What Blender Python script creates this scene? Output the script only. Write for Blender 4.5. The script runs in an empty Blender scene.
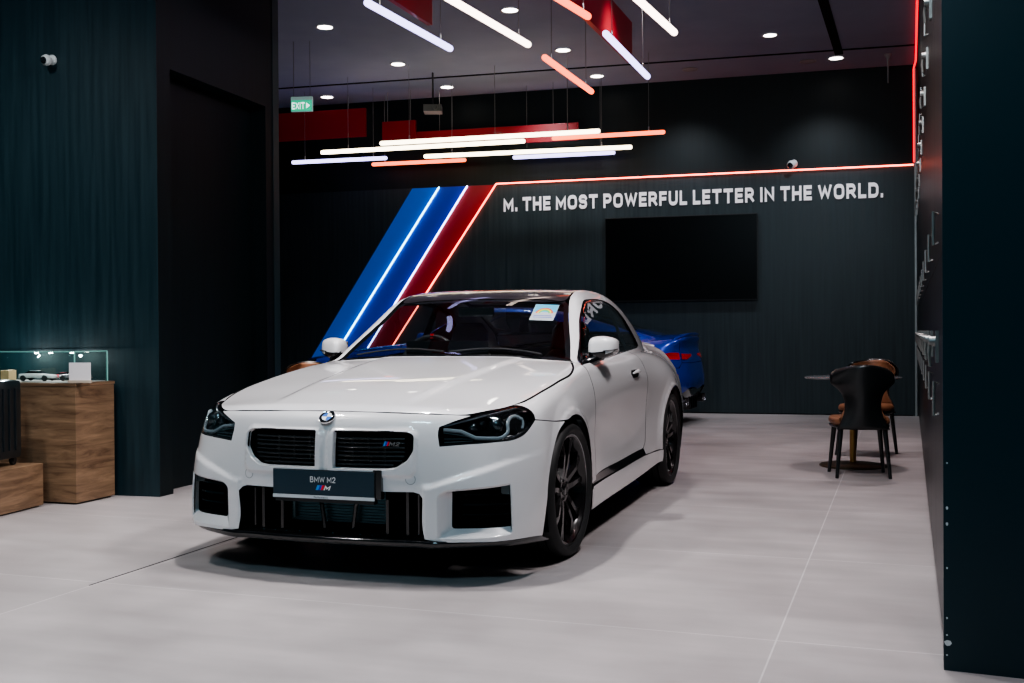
import bpy, bmesh, random
from mathutils import Vector, Matrix
from mathutils.geometry import delaunay_2d_cdt
import numpy as np
from math import *
# ---------- smooth tables ----------
class Spl:
    def __init__(s,xs):
        xs=np.array(xs,float); s.o=np.argsort(xs); s.x=xs[s.o]; n=len(xs); h=np.diff(s.x)
        A=np.eye(n); B=np.zeros((n,n))
        for i in range(1,n-1):
            A[i,i-1]=h[i-1]; A[i,i]=2*(h[i-1]+h[i]); A[i,i+1]=h[i]
            B[i,i-1]=6/h[i-1]; B[i,i]=-6/h[i-1]-6/h[i]; B[i,i+1]=6/h[i]
        s.M=np.linalg.solve(A,B)
    def w(s,q):
        q=np.clip(q,s.x[0],s.x[-1]); i=np.clip(np.searchsorted(s.x,q)-1,0,len(s.x)-2)
        h=s.x[i+1]-s.x[i]; b=(q-s.x[i])/h; a=1-b; n=len(q); W=np.zeros((n,len(s.x))); r=np.arange(n)
        W[r,i]+=a; W[r,i+1]+=b
        W+=((a**3-a)*h*h/6)[:,None]*s.M[i]+((b**3-b)*h*h/6)[:,None]*s.M[i+1]
        return W
class T1:
    def __init__(s,xy): s.s=Spl([p[0] for p in xy]); s.v=np.array([p[1] for p in xy],float)[s.s.o]
    def __call__(s,q): return s.s.w(q)@s.v
class T2:
    def __init__(s,xs,ys,V): s.a=Spl(xs); s.b=Spl(ys); s.V=np.array(V,float)[s.a.o][:,s.b.o]
    def __call__(s,q,r): return ((s.a.w(q)@s.V)*s.b.w(r)).sum(1)
def smax(a,b,k): h=np.maximum(k-abs(a-b),0)/k; return np.maximum(a,b)+h*h*k*.25
def smin(a,b,k): return -smax(-a,-b,k)
def sst(a,b,x): t=np.clip((x-a)/(b-a),0,1); return t*t*t*(t*(6*t-15)+10)
SX=[1.0,.7,.45,.2,0,-.3,-.7,-1.3,-1.9,-2.3,-2.6,-2.9,-3.3,-3.6,-3.9]
SZ=[.1,.25,.4,.55,.7,.82,.92,1.05]
S=T2(SX,SZ,[
[.78,.80,.80,.79,.76,.71,.66,.6],
[.85,.863,.864,.862,.835,.79,.75,.7],
[.905,.92,.925,.92,.895,.85,.80,.74],
[.915,.93,.935,.935,.915,.875,.82,.76],
[.915,.93,.94,.94,.925,.885,.83,.77],
[.90,.915,.92,.92,.91,.88,.835,.78],
[.895,.90,.885,.875,.885,.877,.845,.79],
[.895,.90,.868,.862,.88,.885,.855,.80],
[.895,.90,.875,.870,.885,.895,.865,.80],
[.90,.91,.91,.905,.91,.905,.865,.79],
[.91,.925,.935,.935,.935,.918,.865,.76],
[.91,.925,.94,.943,.935,.905,.84,.715],
[.875,.89,.905,.91,.89,.85,.77,.65],
[.82,.84,.86,.865,.85,.82,.76,.65],
[.75,.77,.79,.80,.79,.77,.72,.62]])
ZC=T1([(.95,.74),(.81,.785),(.55,.83),(.3,.868),(0,.905),(-.35,.945),(-.7,.975),(-1.3,.985),(-2,1.01),(-2.5,1.035),(-2.9,1.045),(-3.3,1.055),(-3.55,1.065),(-3.7,1.06),(-3.9,1.04)])
CR=T1([(.95,.08),(.7,.072),(.5,.06),(.2,.04),(-.3,.02),(-.7,.02),(-1.3,.02),(-2,.028),(-2.5,.06),(-3,.10),(-3.6,.11)])
FZ=[.1,.2,.3,.45,.6,.7,.78,.86]
FR=T2([0,.2,.45,.65,.8,.9,1.0],FZ,[
[.83,.85,.855,.865,.865,.850,.812,.74],
[.825,.845,.85,.86,.86,.843,.803,.73],
[.80,.82,.825,.83,.82,.80,.765,.70],
[.76,.78,.785,.78,.755,.725,.68,.61],
[.69,.71,.715,.70,.66,.62,.56,.48],
[.575,.595,.60,.58,.535,.49,.43,.35],
[.44,.46,.465,.44,.38,.32,.25,.15]])
RR=T1([(.1,3.62),(.2,3.66),(.35,3.71),(.5,3.735),(.65,3.72),(.8,3.69),(.92,3.67),(1.02,3.69),(1.08,3.70),(1.2,3.70)])
TG=T1([(-.3,.745),(-.667,.978),(-.9,1.128),(-1.1,1.256),(-1.22,1.334),(-1.35,1.380),(-1.55,1.408),(-1.8,1.415),(-2.1,1.398),(-2.4,1.347),(-2.7,1.263),(-3.0,1.165),(-3.25,1.085),(-3.5,1.0),(-3.9,.87)])
def f_body(x,y,z):
    a=abs(y)
    s=S(x,z)
    # crease of the sill blade and wheel-arch flare
    d1=np.hypot(x,z-.335); d2=np.hypot(x+2.747,z-.337)
    s=s+.007*(1-sst(.40,.48,d1))+.007*(1-sst(.41,.49,d2))+.008*(1-sst(.392,.418,d1))+.008*(1-sst(.400,.426,d2))
    t=ZC(x)-CR(x)*(a/.8)**2.5
    # hood power dome
    e=.33+.10*np.clip((.8-x)/1.4,0,1)
    t=t+.012*(1-sst(e-.05,e+.05,a))*sst(.80,.45,x)*0+.012*(1-sst(e-.03,e+.04,a))*(1-sst(.45,.80,x))*(x>-.8)
    fr=FR(a,z)
    # raised frames round the kidneys and the corner intakes
    kx=np.maximum(abs(a-.222)-.172,0); kz=np.maximum(abs(z-.588)-.068,0); fr=fr+.011*(1-sst(.026,.046,np.hypot(kx,kz)))
    fr=fr+.014*(1-sst(-.030,.012,z-(.455+.32*np.clip(a-.5,0,1))))*sst(.445,.480,a)
    rr=RR(z)-.20*(a/.9)**4
    d=smax(a-s,x-fr,.10)
    d=smax(d,-x-rr,.10)
    return smax(d,z-t,.05)
def f_gh(x,y,z):
    a=abs(y)
    sg=.80-.43*smax(z-.935,-.04+0*z,.06)-.06*(np.clip(-1.8-x,0,2)/.9)**2
    t=TG(x)-.016*(a/.6)**2.2-np.maximum(x+.3,0)*.9-np.maximum(-3.38-x,0)*1.5
    return np.maximum(smax(a-sg,z-t,.065),.80-z)
def f_all(x,y,z): return smin(f_body(x,y,z),f_gh(x,y,z),.03)
def grad(f,P,e=2e-4):
    x,y,z=P.T; g=np.stack([f(x+e,y,z)-f(x-e,y,z),f(x,y+e,z)-f(x,y-e,z),f(x,y,z+e)-f(x,y,z-e)],1)
    return g/np.linalg.norm(g,axis=1,keepdims=True)
# ---------- domains ----------
XF,XR,Y0,Z0,AR,AV=.1,-3.0,.3,.55,.9,.6
S1=Y0; S2=Y0+AR; S3=S2+(XF-XR); S4=S3+AR
def march(f,o,d,t0,t1,n=34):
    a=np.full(len(o),t0); b=np.full(len(o),t1)
    for _ in range(n):
        m=(a+b)/2; p=o+d*m[:,None]; ins=f(p[:,0],p[:,1],p[:,2])<0
        a=np.where(ins,m,a); b=np.where(ins,b,m)
    return o+d*a[:,None]
def belt(uv,f=f_all):
    uv=np.asarray(uv,float); s=abs(uv[:,0]); sg=np.where(uv[:,0]<0,-1,1); v=uv[:,1]
    ph=np.clip((s-S1)/AR,0,1)*pi/2; ph2=np.clip((s-S3)/AR,0,1)*pi/2
    ox=np.where(s<S2,XF,np.where(s<S3,XF-(s-S2),XR)); oy=np.where(s<S1,s,Y0); oy=np.where(s>S4,Y0-(s-S4),oy)
    dx=np.where(s<S2,np.cos(ph),np.where(s<S3,0,-np.sin(ph2))); dy=np.where(s<S2,np.sin(ph),np.where(s<S3,1,np.cos(ph2)))
    ps=np.clip((v-Z0)/AV,0,pi/2); oz=np.minimum(v,Z0)
    o=np.stack([ox,oy,oz],1); d=np.stack([dx*np.cos(ps),dy*np.cos(ps),np.sin(ps)],1)
    P=march(f,o,d,.02,1.5); P[:,1]*=sg; return P
def inv(P):
    P=np.atleast_2d(P); x,y,z=P.T; sg=np.where(y<0,-1,1); a=abs(y)
    s=np.zeros(len(P)); r=np.zeros(len(P))
    for i in range(len(P)):
        X,A=x[i],a[i]
        if X>XF:
            if A<=Y0: s[i]=A; r[i]=X-XF
            else: s[i]=S1+atan2(A-Y0,X-XF)/(pi/2)*AR; r[i]=hypot(A-Y0,X-XF)
        elif X>XR: s[i]=S2+XF-X; r[i]=A-Y0
        else:
            if A<=Y0: s[i]=S4+Y0-A; r[i]=XR-X
            else: s[i]=S3+atan2(XR-X,A-Y0)/(pi/2)*AR; r[i]=hypot(A-Y0,XR-X)
    v=np.where(z<Z0,z,Z0+AV*np.arctan2(z-Z0,r))
    return np.stack([s*sg,v],1)
def top(xy,f=f_all,z1=1.6,z0=.6):
    xy=np.asarray(xy,float); n=len(xy); o=np.column_stack([xy,np.full(n,z0)]); d=np.tile([0,0,1.],(n,1))
    return march(f,o,d,0,z1-z0)

# =====================================================================
#  generic helpers
# =====================================================================
COL=bpy.context.scene.collection
def link(o,parent=None):
    COL.objects.link(o)
    if parent is not None: o.parent=parent
    return o
def tag(o,label=None,cat=None,group=None,kind=None):
    if label: o['label']=label
    if cat: o['category']=cat
    if group: o['group']=group
    if kind: o['kind']=kind
    return o
def empty(name,loc=(0,0,0),rz=0,label=None,cat=None,group=None):
    o=bpy.data.objects.new(name,None); o.location=loc; o.rotation_euler=(0,0,rz); o.empty_display_size=.1
    link(o); return tag(o,label,cat,group)
def mesh_obj(name,V,Fc,mat,parent=None,smooth=False,normals=None):
    me=bpy.data.meshes.new(name); me.from_pydata([tuple(map(float,v)) for v in V],[],[tuple(map(int,q)) for q in Fc])
    me.validate()
    if smooth or normals is not None:
        me.polygons.foreach_set('use_smooth',[True]*len(me.polygons))
    if normals is not None and len(me.vertices)==len(normals):
        me.normals_split_custom_set_from_vertices([tuple(map(float,n)) for n in normals])
    if isinstance(mat,(list,tuple)):
        for m in mat: me.materials.append(m)
    else: me.materials.append(mat)
    return link(bpy.data.objects.new(name,me),parent)
class MB:
    """collects simple solids in one mesh"""
    def __init__(s): s.bm=bmesh.new()
    def _add(s,verts,faces,mi=0):
        vs=[s.bm.verts.new(v) for v in verts]
        for f in faces:
            try: q=s.bm.faces.new([vs[i] for i in f]); q.material_index=mi
            except ValueError: pass
        return s
    def box(s,x0,x1,y0,y1,z0,z1,mi=0,M=None):
        v=[Vector((x,y,z)) for x in (x0,x1) for y in (y0,y1) for z in (z0,z1)]
        if M: v=[M@p for p in v]
        return s._add(v,[(0,1,3,2),(4,6,7,5),(0,4,5,1),(2,3,7,6),(0,2,6,4),(1,5,7,3)],mi)
    def tube(s,pts,r,n=8,caps=True,mi=0):
        pts=[Vector(p) for p in pts]; rs=r if isinstance(r,(list,tuple)) else [r]*len(pts)
        vs=[]; up=None
        for i,p in enumerate(pts):
            d=(pts[min(i+1,len(pts)-1)]-pts[max(i-1,0)]).normalized()
            if up is None: up=d.orthogonal().normalized()
            up=(up-d*up.dot(d)).normalized(); q=d.cross(up)
            vs+=[p+(up*cos(2*pi*k/n)+q*sin(2*pi*k/n))*rs[i] for k in range(n)]
        f=[]
        for i in range(len(pts)-1):
            for k in range(n): f.append((i*n+k,i*n+(k+1)%n,(i+1)*n+(k+1)%n,(i+1)*n+k))
        if caps: f.append(tuple(range(n))[::-1]); f.append(tuple(range((len(pts)-1)*n,len(pts)*n)))
        return s._add(vs,f,mi)
    def lathe(s,prof,n=32,axis='z',c=(0,0,0),mi=0):
        c=Vector(c); vs=[]
        for (r,h) in prof:
            for k in range(n):
                a=2*pi*k/n; u,w=r*cos(a),r*sin(a)
                vs.append(c+Vector({'z':(u,w,h),'y':(u,h,w),'x':(h,u,w)}[axis]))
        f=[]
        for i in range(len(prof)-1):
            for k in range(n): f.append((i*n+k,i*n+(k+1)%n,(i+1)*n+(k+1)%n,(i+1)*n+k))
        return s._add(vs,f,mi)
    def build(s,name,mat,parent=None,smooth=False,bevel=0,loc=None,rot=None):
        bm=s.bm; bmesh.ops.remove_doubles(bm,verts=bm.verts,dist=1e-5)
        if bevel: bmesh.ops.bevel(bm,geom=list(bm.edges),offset=bevel,segments=2,affect='EDGES',profile=.7,clamp_overlap=True)
        bmesh.ops.recalc_face_normals(bm,faces=bm.faces)
        me=bpy.data.meshes.new(name); bm.to_mesh(me); bm.free()
        for m in (mat if isinstance(mat,(list,tuple)) else [mat]): me.materials.append(m)
        if smooth:
            me.polygons.foreach_set('use_smooth',[True]*len(me.polygons))
            try: me.set_sharp_from_angle(angle=radians(smooth if smooth is not True else 40))
            except Exception: pass
        o=link(bpy.data.objects.new(name,me),parent)
        if loc: o.location=loc
        if rot: o.rotation_euler=rot
        return o
def text_mesh(name,body,mat,parent=None,size=.1,extrude=.002,width=None,height=None,bold=0.0,M=None,align='LEFT',spacing=1.0):
    cu=bpy.data.curves.new(name,'FONT'); cu.body=body; cu.size=size; cu.extrude=extrude; cu.offset=bold; cu.align_x=align; cu.space_character=spacing
    t=bpy.data.objects.new(name+'_t',cu); COL.objects.link(t)
    dg=bpy.context.evaluated_depsgraph_get(); me=bpy.data.meshes.new_from_object(t.evaluated_get(dg))
    bpy.data.objects.remove(t); bpy.data.curves.remove(cu); me.name=name
    xs=[v.co.x for v in me.vertices]; ys=[v.co.y for v in me.vertices]
    sx=(width/(max(xs)-min(xs))) if width else 1; sy=(height/(max(ys)-min(ys))) if height else 1
    x0=min(xs) if align=='LEFT' else (min(xs)+max(xs))/2; y0=min(ys)
    for v in me.vertices: v.co=Vector(((v.co.x-x0)*sx,(v.co.y-y0)*sy,v.co.z))
    me.materials.clear(); me.materials.append(mat)
    if M is not None: me.transform(M)
    return link(bpy.data.objects.new(name,me),parent)
def rrect(w,h,r,x0=0,y0=0,a0=0,n=5):
    c=[(x0+w-r,y0+h-r,0),(x0+r,y0+h-r,90),(x0+r,y0+r,180),(x0+w-r,y0+r,270)]
    return [(cx+r*cos(radians(a+90*k/n)),cy+r*sin(radians(a+90*k/n))) for cx,cy,a in c for k in range(n+1)]
def qarc(cx,cy,rx,ry,a,b,n=6): return [(cx+rx*cos(radians(a+(b-a)*k/n)),cy+ry*sin(radians(a+(b-a)*k/n))) for k in range(n+1)]
def glyph(c):
    G={'M':(.95,[[(0,0),(0,1),(.475,.25),(.95,1),(.95,0)]]),'T':(.78,[[(0,1),(.78,1)],[(.39,1),(.39,0)]]),
    'H':(.76,[[(0,0),(0,1)],[(.76,0),(.76,1)],[(0,.5),(.76,.5)]]),'E':(.62,[[(.62,1),(0,1),(0,0),(.62,0)],[(0,.5),(.56,.5)]]),
    'F':(.60,[[(.60,1),(0,1),(0,0)],[(0,.48),(.54,.48)]]),'L':(.58,[[(0,1),(0,0),(.58,0)]]),'I':(.0,[[(0,0),(0,1)]]),
    'N':(.78,[[(0,0),(0,1),(.78,0),(.78,1)]]),'W':(1.18,[[(0,1),(.27,0),(.59,.86),(.91,0),(1.18,1)]]),
    'O':(.84,[rrect(.84,1,.32)+['c']]),'U':(.76,[[(0,1)]+qarc(.32,.32,.32,.32,180,270)+qarc(.44,.32,.32,.32,270,360)+[(.76,1)]]),
    'D':(.78,[[(0,0),(0,1),(.44,1)]+qarc(.44,.66,.34,.34,90,0)+qarc(.44,.34,.34,.34,0,-90)+['c']]),
    'P':(.70,[[(0,0),(0,1),(.44,1)]+qarc(.44,.71,.26,.29,90,-90)+[(0,.42)]]),
    'R':(.74,[[(0,0),(0,1),(.44,1)]+qarc(.44,.72,.26,.28,90,-90)+[(0,.44)],[(.38,.44),(.72,0)]]),
    'B':(.72,[[(0,0),(0,1),(.42,1)]+qarc(.42,.77,.23,.23,90,-90)+[(0,.54)],[(.42,.54)]+qarc(.44,.27,.28,.27,90,-90)+[(0,0)]]),
    'S':(.72,[[(.70,.82)]+qarc(.46,.80,.22,.20,30,90)+qarc(.26,.76,.26,.24,90,270)+qarc(.46,.26,.26,.26,90,-90)+qarc(.26,.20,.24,.20,-90,-150)]),
    'X':(.78,[[(0,0),(.78,1)],[(0,1),(.78,0)]]),'2':(.68,[qarc(.34,.70,.32,.30,165,-20,9)+[(.0,0),(.68,0)]]),
    '.':(.0,[[(0,0),(0,.04)]]),'A':(.84,[[(0,0),(.42,1),(.84,0)],[(.16,.32),(.68,.32)]]),
    'C':(.74,[[(.74,.8)]+qarc(.42,.68,.30,.32,40,90)+qarc(.32,.68,.32,.32,90,180)+qarc(.32,.32,.32,.32,180,270)+qarc(.42,.32,.30,.32,270,320)])}
    return G.get(c)
def stroke_text(name,body,m,parent,height,width,t=.19,depth=.006,M=None,center=False,gap=.24,slant=0,words=False):
    polys=[]; x=t/2; wid=[]; wi=0
    for ch in body:
        if ch==' ': x+=.36+t*.3; wi+=1; continue
        w,st=glyph(ch)
        for pl in st:
            closed=pl[-1]=='c'; P=[np.array((p[0]+x,t/2+p[1]*(1-t))) for p in (pl[:-1] if closed else pl)]
            Q=[P[0]]
            for p in P[1:]:
                if np.linalg.norm(p-Q[-1])>1e-4: Q.append(p)
            if closed and np.linalg.norm(Q[0]-Q[-1])<1e-4: Q.pop()
            if not closed: # square ends
                d=Q[0]-Q[1]; Q[0]=Q[0]+d/np.linalg.norm(d)*t*.5; d=Q[-1]-Q[-2]; Q[-1]=Q[-1]+d/np.linalg.norm(d)*t*.5
            n=len(Q); L=[];R=[]
            for i in range(n):
                if closed or 0<i<n-1:
                    a=Q[i]-Q[i-1]; b=Q[(i+1)%n]-Q[i]; a=a/np.linalg.norm(a); b=b/np.linalg.norm(b); na=np.array((-a[1],a[0])); nb=np.array((-b[1],b[0])); mm=na+nb; q=mm/max(1e-6,np.linalg.norm(mm)); k=min(1/max((q*na).sum(),.28),2.1)
                else:
                    a=(Q[1]-Q[0]) if i==0 else (Q[-1]-Q[-2]); a=a/np.linalg.norm(a); q=np.array((-a[1],a[0])); k=1
                L.append(Q[i]+q*k*t/2); R.append(Q[i]-q*k*t/2)
            for i in range(n if closed else n-1): j=(i+1)%n; polys.append([L[i],R[i],R[j],L[j]]); wid.append(wi)
        x+=w+t+gap
    xs=[p[0] for q in polys for p in q]; x0,x1=min(xs),max(xs); sx=width/(x1-x0) if width else height
    if words:
        root_=bpy.data.objects.new(name,None); link(root_,parent); root_.matrix_world=M
        for k in range(wi+1):
            V=[];Fc=[]
            for q,w_ in zip(polys,wid):
                if w_!=k: continue
                b=len(V)
                for z in (0,depth): V+=[((p[0]-x0)*sx,min(max(p[1],0),1)*height,z) for p in q]
                Fc+=[(b+4,b+5,b+6,b+7),(b,b+3,b+2,b+1)]+[(b+i,b+(i+1)%4,b+4+(i+1)%4,b+4+i) for i in range(4)]
            mesh_obj('word',V,Fc,m,root_)
        return root_
    V=[];Fc=[]
    for q in polys:
        b=len(V)
        for z in (0,depth): V+=[(((p[0]-x0)*sx-(width/2 if center else 0))+slant*min(max(p[1],0),1)*height,min(max(p[1],0),1)*height,z) for p in q]
        Fc+=[(b+4,b+5,b+6,b+7),(b,b+3,b+2,b+1)]+[(b+i,b+(i+1)%4,b+4+(i+1)%4,b+4+i) for i in range(4)]
    if M is not None: V=[M@Vector(v) for v in V]
    me=bpy.data.meshes.new(name); me.from_pydata([tuple(v) for v in V],[],Fc); me.materials.append(m)
    bm=bmesh.new(); bm.from_mesh(me)
    bmesh.ops.recalc_face_normals(bm,faces=bm.faces); bm.to_mesh(me); bm.free()
    return link(bpy.data.objects.new(name,me),parent)
# ---------- materials ----------
def mat(name,col,rough=.5,metal=0,coat=0,emit=None,es=0,spec=.5,alpha=1):
    m=bpy.data.materials.new(name); m.use_nodes=True; b=m.node_tree.nodes['Principled BSDF']
    b.inputs['Base Color'].default_value=(*col,1); b.inputs['Roughness'].default_value=rough; b.inputs['Metallic'].default_value=metal
    b.inputs['Coat Weight'].default_value=coat; b.inputs['Coat Roughness'].default_value=.03; b.inputs['Specular IOR Level'].default_value=spec
    if emit: b.inputs['Emission Color'].default_value=(*emit,1); b.inputs['Emission Strength'].default_value=es
    return m
def N(m,t,**k):
    n=m.node_tree.nodes.new(t)
    for a,v in k.items(): setattr(n,a,v)
    return n
def noise_mat(name,c1,c2,scale,stretch=(1,1,1),rough=.5,detail=4,coat=0,spec=.5,r2=None,lo=.35,hi=.65,bump=0):
    m=mat(name,c1,rough,coat=coat,spec=spec); nt=m.node_tree; L_=nt.links.new; b=nt.nodes['Principled BSDF']
    tc=N(m,'ShaderNodeTexCoord'); mp=N(m,'ShaderNodeMapping'); mp.inputs['Scale'].default_value=stretch
    no=N(m,'ShaderNodeTexNoise'); no.inputs['Scale'].default_value=scale; no.inputs['Detail'].default_value=detail
    mr=N(m,'ShaderNodeMapRange'); mr.inputs[1].default_value=lo; mr.inputs[2].default_value=hi
    mx=N(m,'ShaderNodeMix',data_type='RGBA'); mx.inputs[6].default_value=(*c1,1); mx.inputs[7].default_value=(*c2,1)
    L_(tc.outputs['Object'],mp.inputs[0]); L_(mp.outputs[0],no.inputs['Vector']); L_(no.outputs[0],mr.inputs[0]); L_(mr.outputs[0],mx.inputs[0]); L_(mx.outputs[2],b.inputs['Base Color'])
    if r2 is not None:
        m2=N(m,'ShaderNodeMapRange'); m2.inputs[1].default_value=lo; m2.inputs[2].default_value=hi; m2.inputs[3].default_value=rough; m2.inputs[4].default_value=r2
        L_(no.outputs[0],m2.inputs[0]); L_(m2.outputs[0],b.inputs['Roughness'])
    if bump:
        bp=N(m,'ShaderNodeBump'); bp.inputs['Strength'].default_value=bump; bp.inputs['Distance'].default_value=.002
        L_(no.outputs[0],bp.inputs['Height']); L_(bp.outputs[0],b.inputs['Normal'])
    return m
def glass_mat(name,tint,fres=1.5,rough=0.0,gl=1.0):
    m=bpy.data.materials.new(name); m.use_nodes=True; nt=m.node_tree; nt.nodes.clear(); L_=nt.links.new
    o=N(m,'ShaderNodeOutputMaterial'); tr=N(m,'ShaderNodeBsdfTransparent'); tr.inputs[0].default_value=(*tint,1)
    g=N(m,'ShaderNodeBsdfGlossy'); g.inputs['Roughness'].default_value=rough; g.inputs[0].default_value=(gl,gl,gl,1)
    f=N(m,'ShaderNodeFresnel'); ge_=N(m,'ShaderNodeNewGeometry'); mi_=N(m,'ShaderNodeMapRange'); mi_.inputs[3].default_value=fres; mi_.inputs[4].default_value=1/fres; L_(ge_.outputs['Backfacing'],mi_.inputs[0]); L_(mi_.outputs[0],f.inputs[0]); mx=N(m,'ShaderNodeMixShader')
    L_(f.outputs[0],mx.inputs[0]); L_(tr.outputs[0],mx.inputs[1]); L_(g.outputs[0],mx.inputs[2]); L_(mx.outputs[0],o.inputs[0])
    return m
def emis(name,col,s):
    return mat(name,(0.02,.02,.02),.4,emit=col,es=s)
PAINT=mat('pearl white paint',(.70,.69,.70),.32,coat=1.0,spec=.5)
BLUEP=mat('deep blue metallic paint',(.004,.045,.45),.28,metal=.3,coat=1.0)
BLACKG=mat('gloss black plastic',(.006,.007,.008),.12,coat=.6)
BLACKM=mat('satin black plastic',(.012,.013,.015),.5)
BLACKD=mat('deep black',(.003,.0035,.004),.8,spec=.1)
RUBBER=mat('tyre rubber',(.013,.014,.015),.62)
RIMM=mat('gloss black alloy',(.009,.008,.009),.22,metal=.2,coat=.5)
STEEL=mat('brake steel',(.05,.05,.055),.4,metal=1)
CHROME=mat('chrome',(.75,.76,.78),.12,metal=1)
SATINM=mat('satin steel',(.45,.45,.46),.3,metal=1)
CARB=noise_mat('carbon roof',(.008,.007,.009),(.03,.026,.03),260,(1,1,1),.22,coat=1.0)
GLASSW=glass_mat('windscreen glass',(.74,.82,.82),1.5)
GLASSS=glass_mat('side glass',(.60,.68,.70),1.5)
GLASSC=glass_mat('clear cover',(.9,.93,.95),1.45)
GLASSV=glass_mat('vitrine glass',(.93,.98,.97),1.35)
DRL=mat('pale light guide',(.20,.24,.26),.25,coat=.5)
DRL2=mat('dim light guide',(.07,.10,.11),.25,coat=.5)
LENS=mat('projector lens',(.03,.05,.055),.05,metal=.6,coat=1)
TAILR=mat('red tail lamp',(.30,.003,.005),.15,coat=.6,emit=(1,.02,.03),es=.12)
CAL=mat('blue brake caliper',(.01,.05,.25),.3,coat=.6)
RADI=mat('radiator teal',(.02,.075,.095),.35,metal=.5)
WHITE=mat('white print',(.8,.8,.8),.5)
PLATEB=mat('navy plate',(.006,.028,.045),.35)
MB1=mat('pale blue mark',(.04,.30,.75),.4); MB2=mat('dark blue mark',(.02,.05,.45),.4); MB3=mat('red mark',(.75,.02,.03),.4)
LEATH=mat('black leather',(.014,.014,.016),.45)
LEATR=mat('red stitching trim',(.30,.02,.02),.5)
# ---------- outline helpers ----------
def dens(pts,step=.02,closed=True):
    """pts: (u,v) or (u,v,1)=sharp. Straight segments densified, non-sharp corners rounded by Catmull-Rom."""
    P=[(float(p[0]),float(p[1])) for p in pts]; n=len(P); sharp=[len(p)>2 for p in pts]; out=[]
    rng=range(n if closed else n-1)
    for i in rng:
        p1=np.array(P[i]); p2=np.array(P[(i+1)%n])
        p0=np.array(P[(i-1)%n]) if (closed or i>0) else p1; p3=np.array(P[(i+2)%n]) if (closed or i+2<n) else p2
        L_=np.linalg.norm(p2-p1)
        if L_<1e-6: continue
        k=max(1,int(round(L_/step)))
        m1=(p2-p1) if (sharp[i] or (not closed and i==0)) else None; m2=(p2-p1) if (sharp[(i+1)%n] or (not closed and i==n-2)) else None
        def tan(a,b,c):
            l1=np.linalg.norm(b-a)+1e-9; l2=np.linalg.norm(c-b)+1e-9
            return ((b-a)/l1*l2+(c-b)/l2*l1)/(l1+l2)
        t1=m1 if m1 is not None else tan(p0,p1,p2)*L_
        t2=m2 if m2 is not None else tan(p1,p2,p3)*L_
        for j in range(k):
            t=j/k; out.append((2*t**3-3*t*t+1)*p1+(t**3-2*t*t+t)*t1+(-2*t**3+3*t*t)*p2+(t**3-t*t)*t2)
    if not closed: out.append(np.array(P[-1]))
    return np.array(out)
def rpoly(pts,r,step=.012):
    P=[np.array(p[:2],float) for p in pts]; out=[]; n=len(P)
    for i in range(n):
        a,b,c=P[i-1],P[i],P[(i+1)%n]; u=(a-b); v=(c-b); lu,lv=np.linalg.norm(u),np.linalg.norm(v); d=min(pts[i][2] if len(pts[i])>2 else r,lu*.45,lv*.45)
        p0=b+u/lu*d; p1=b+v/lv*d
        for t in (0,.25,.5,.75,1): out.append((1-t)**2*p0+2*t*(1-t)*b+t*t*p1)
    res=[]
    for i in range(len(out)):
        a,b=out[i],out[(i+1)%len(out)]; k=max(1,int(np.linalg.norm(b-a)/step))
        for j in range(k): res.append(a+(b-a)*j/k)
    return np.array(res)
def area(l): x,y=l[:,0],l[:,1]; return .5*np.sum(x*np.roll(y,-1)-np.roll(x,-1)*y)
def inset(l,d):
    """offset closed loop inward by d"""
    if area(l)<0: return inset(l[::-1],d)[::-1]
    e=np.roll(l,-1,0)-l; e/=np.linalg.norm(e,axis=1,keepdims=True)+1e-12; nrm=np.stack([-e[:,1],e[:,0]],1)
    b=nrm+np.roll(nrm,1,0); b/=np.maximum((b*nrm).sum(1,keepdims=True),.35)
    return l+b*d
def inpoly(q,l):
    x,y=q[:,0],q[:,1]; c=np.zeros(len(q),bool); j=len(l)-1
    for i in range(len(l)):
        xi,yi=l[i]; xj,yj=l[j]
        if yi!=yj: c^=((yi>y)!=(yj>y))&(x<(xj-xi)*(y-yi)/(yj-yi)+xi)
        j=i
    return c
def segdist(q,l):
    a=l; b=np.roll(l,-1,0); d=np.full(len(q),1e9)
    for i in range(len(a)):
        e=b[i]-a[i]; L2=(e@e)+1e-15; t=np.clip(((q-a[i])@e)/L2,0,1); d=np.minimum(d,np.hypot(*(q-(a[i]+t[:,None]*e)).T))
    return d
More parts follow.
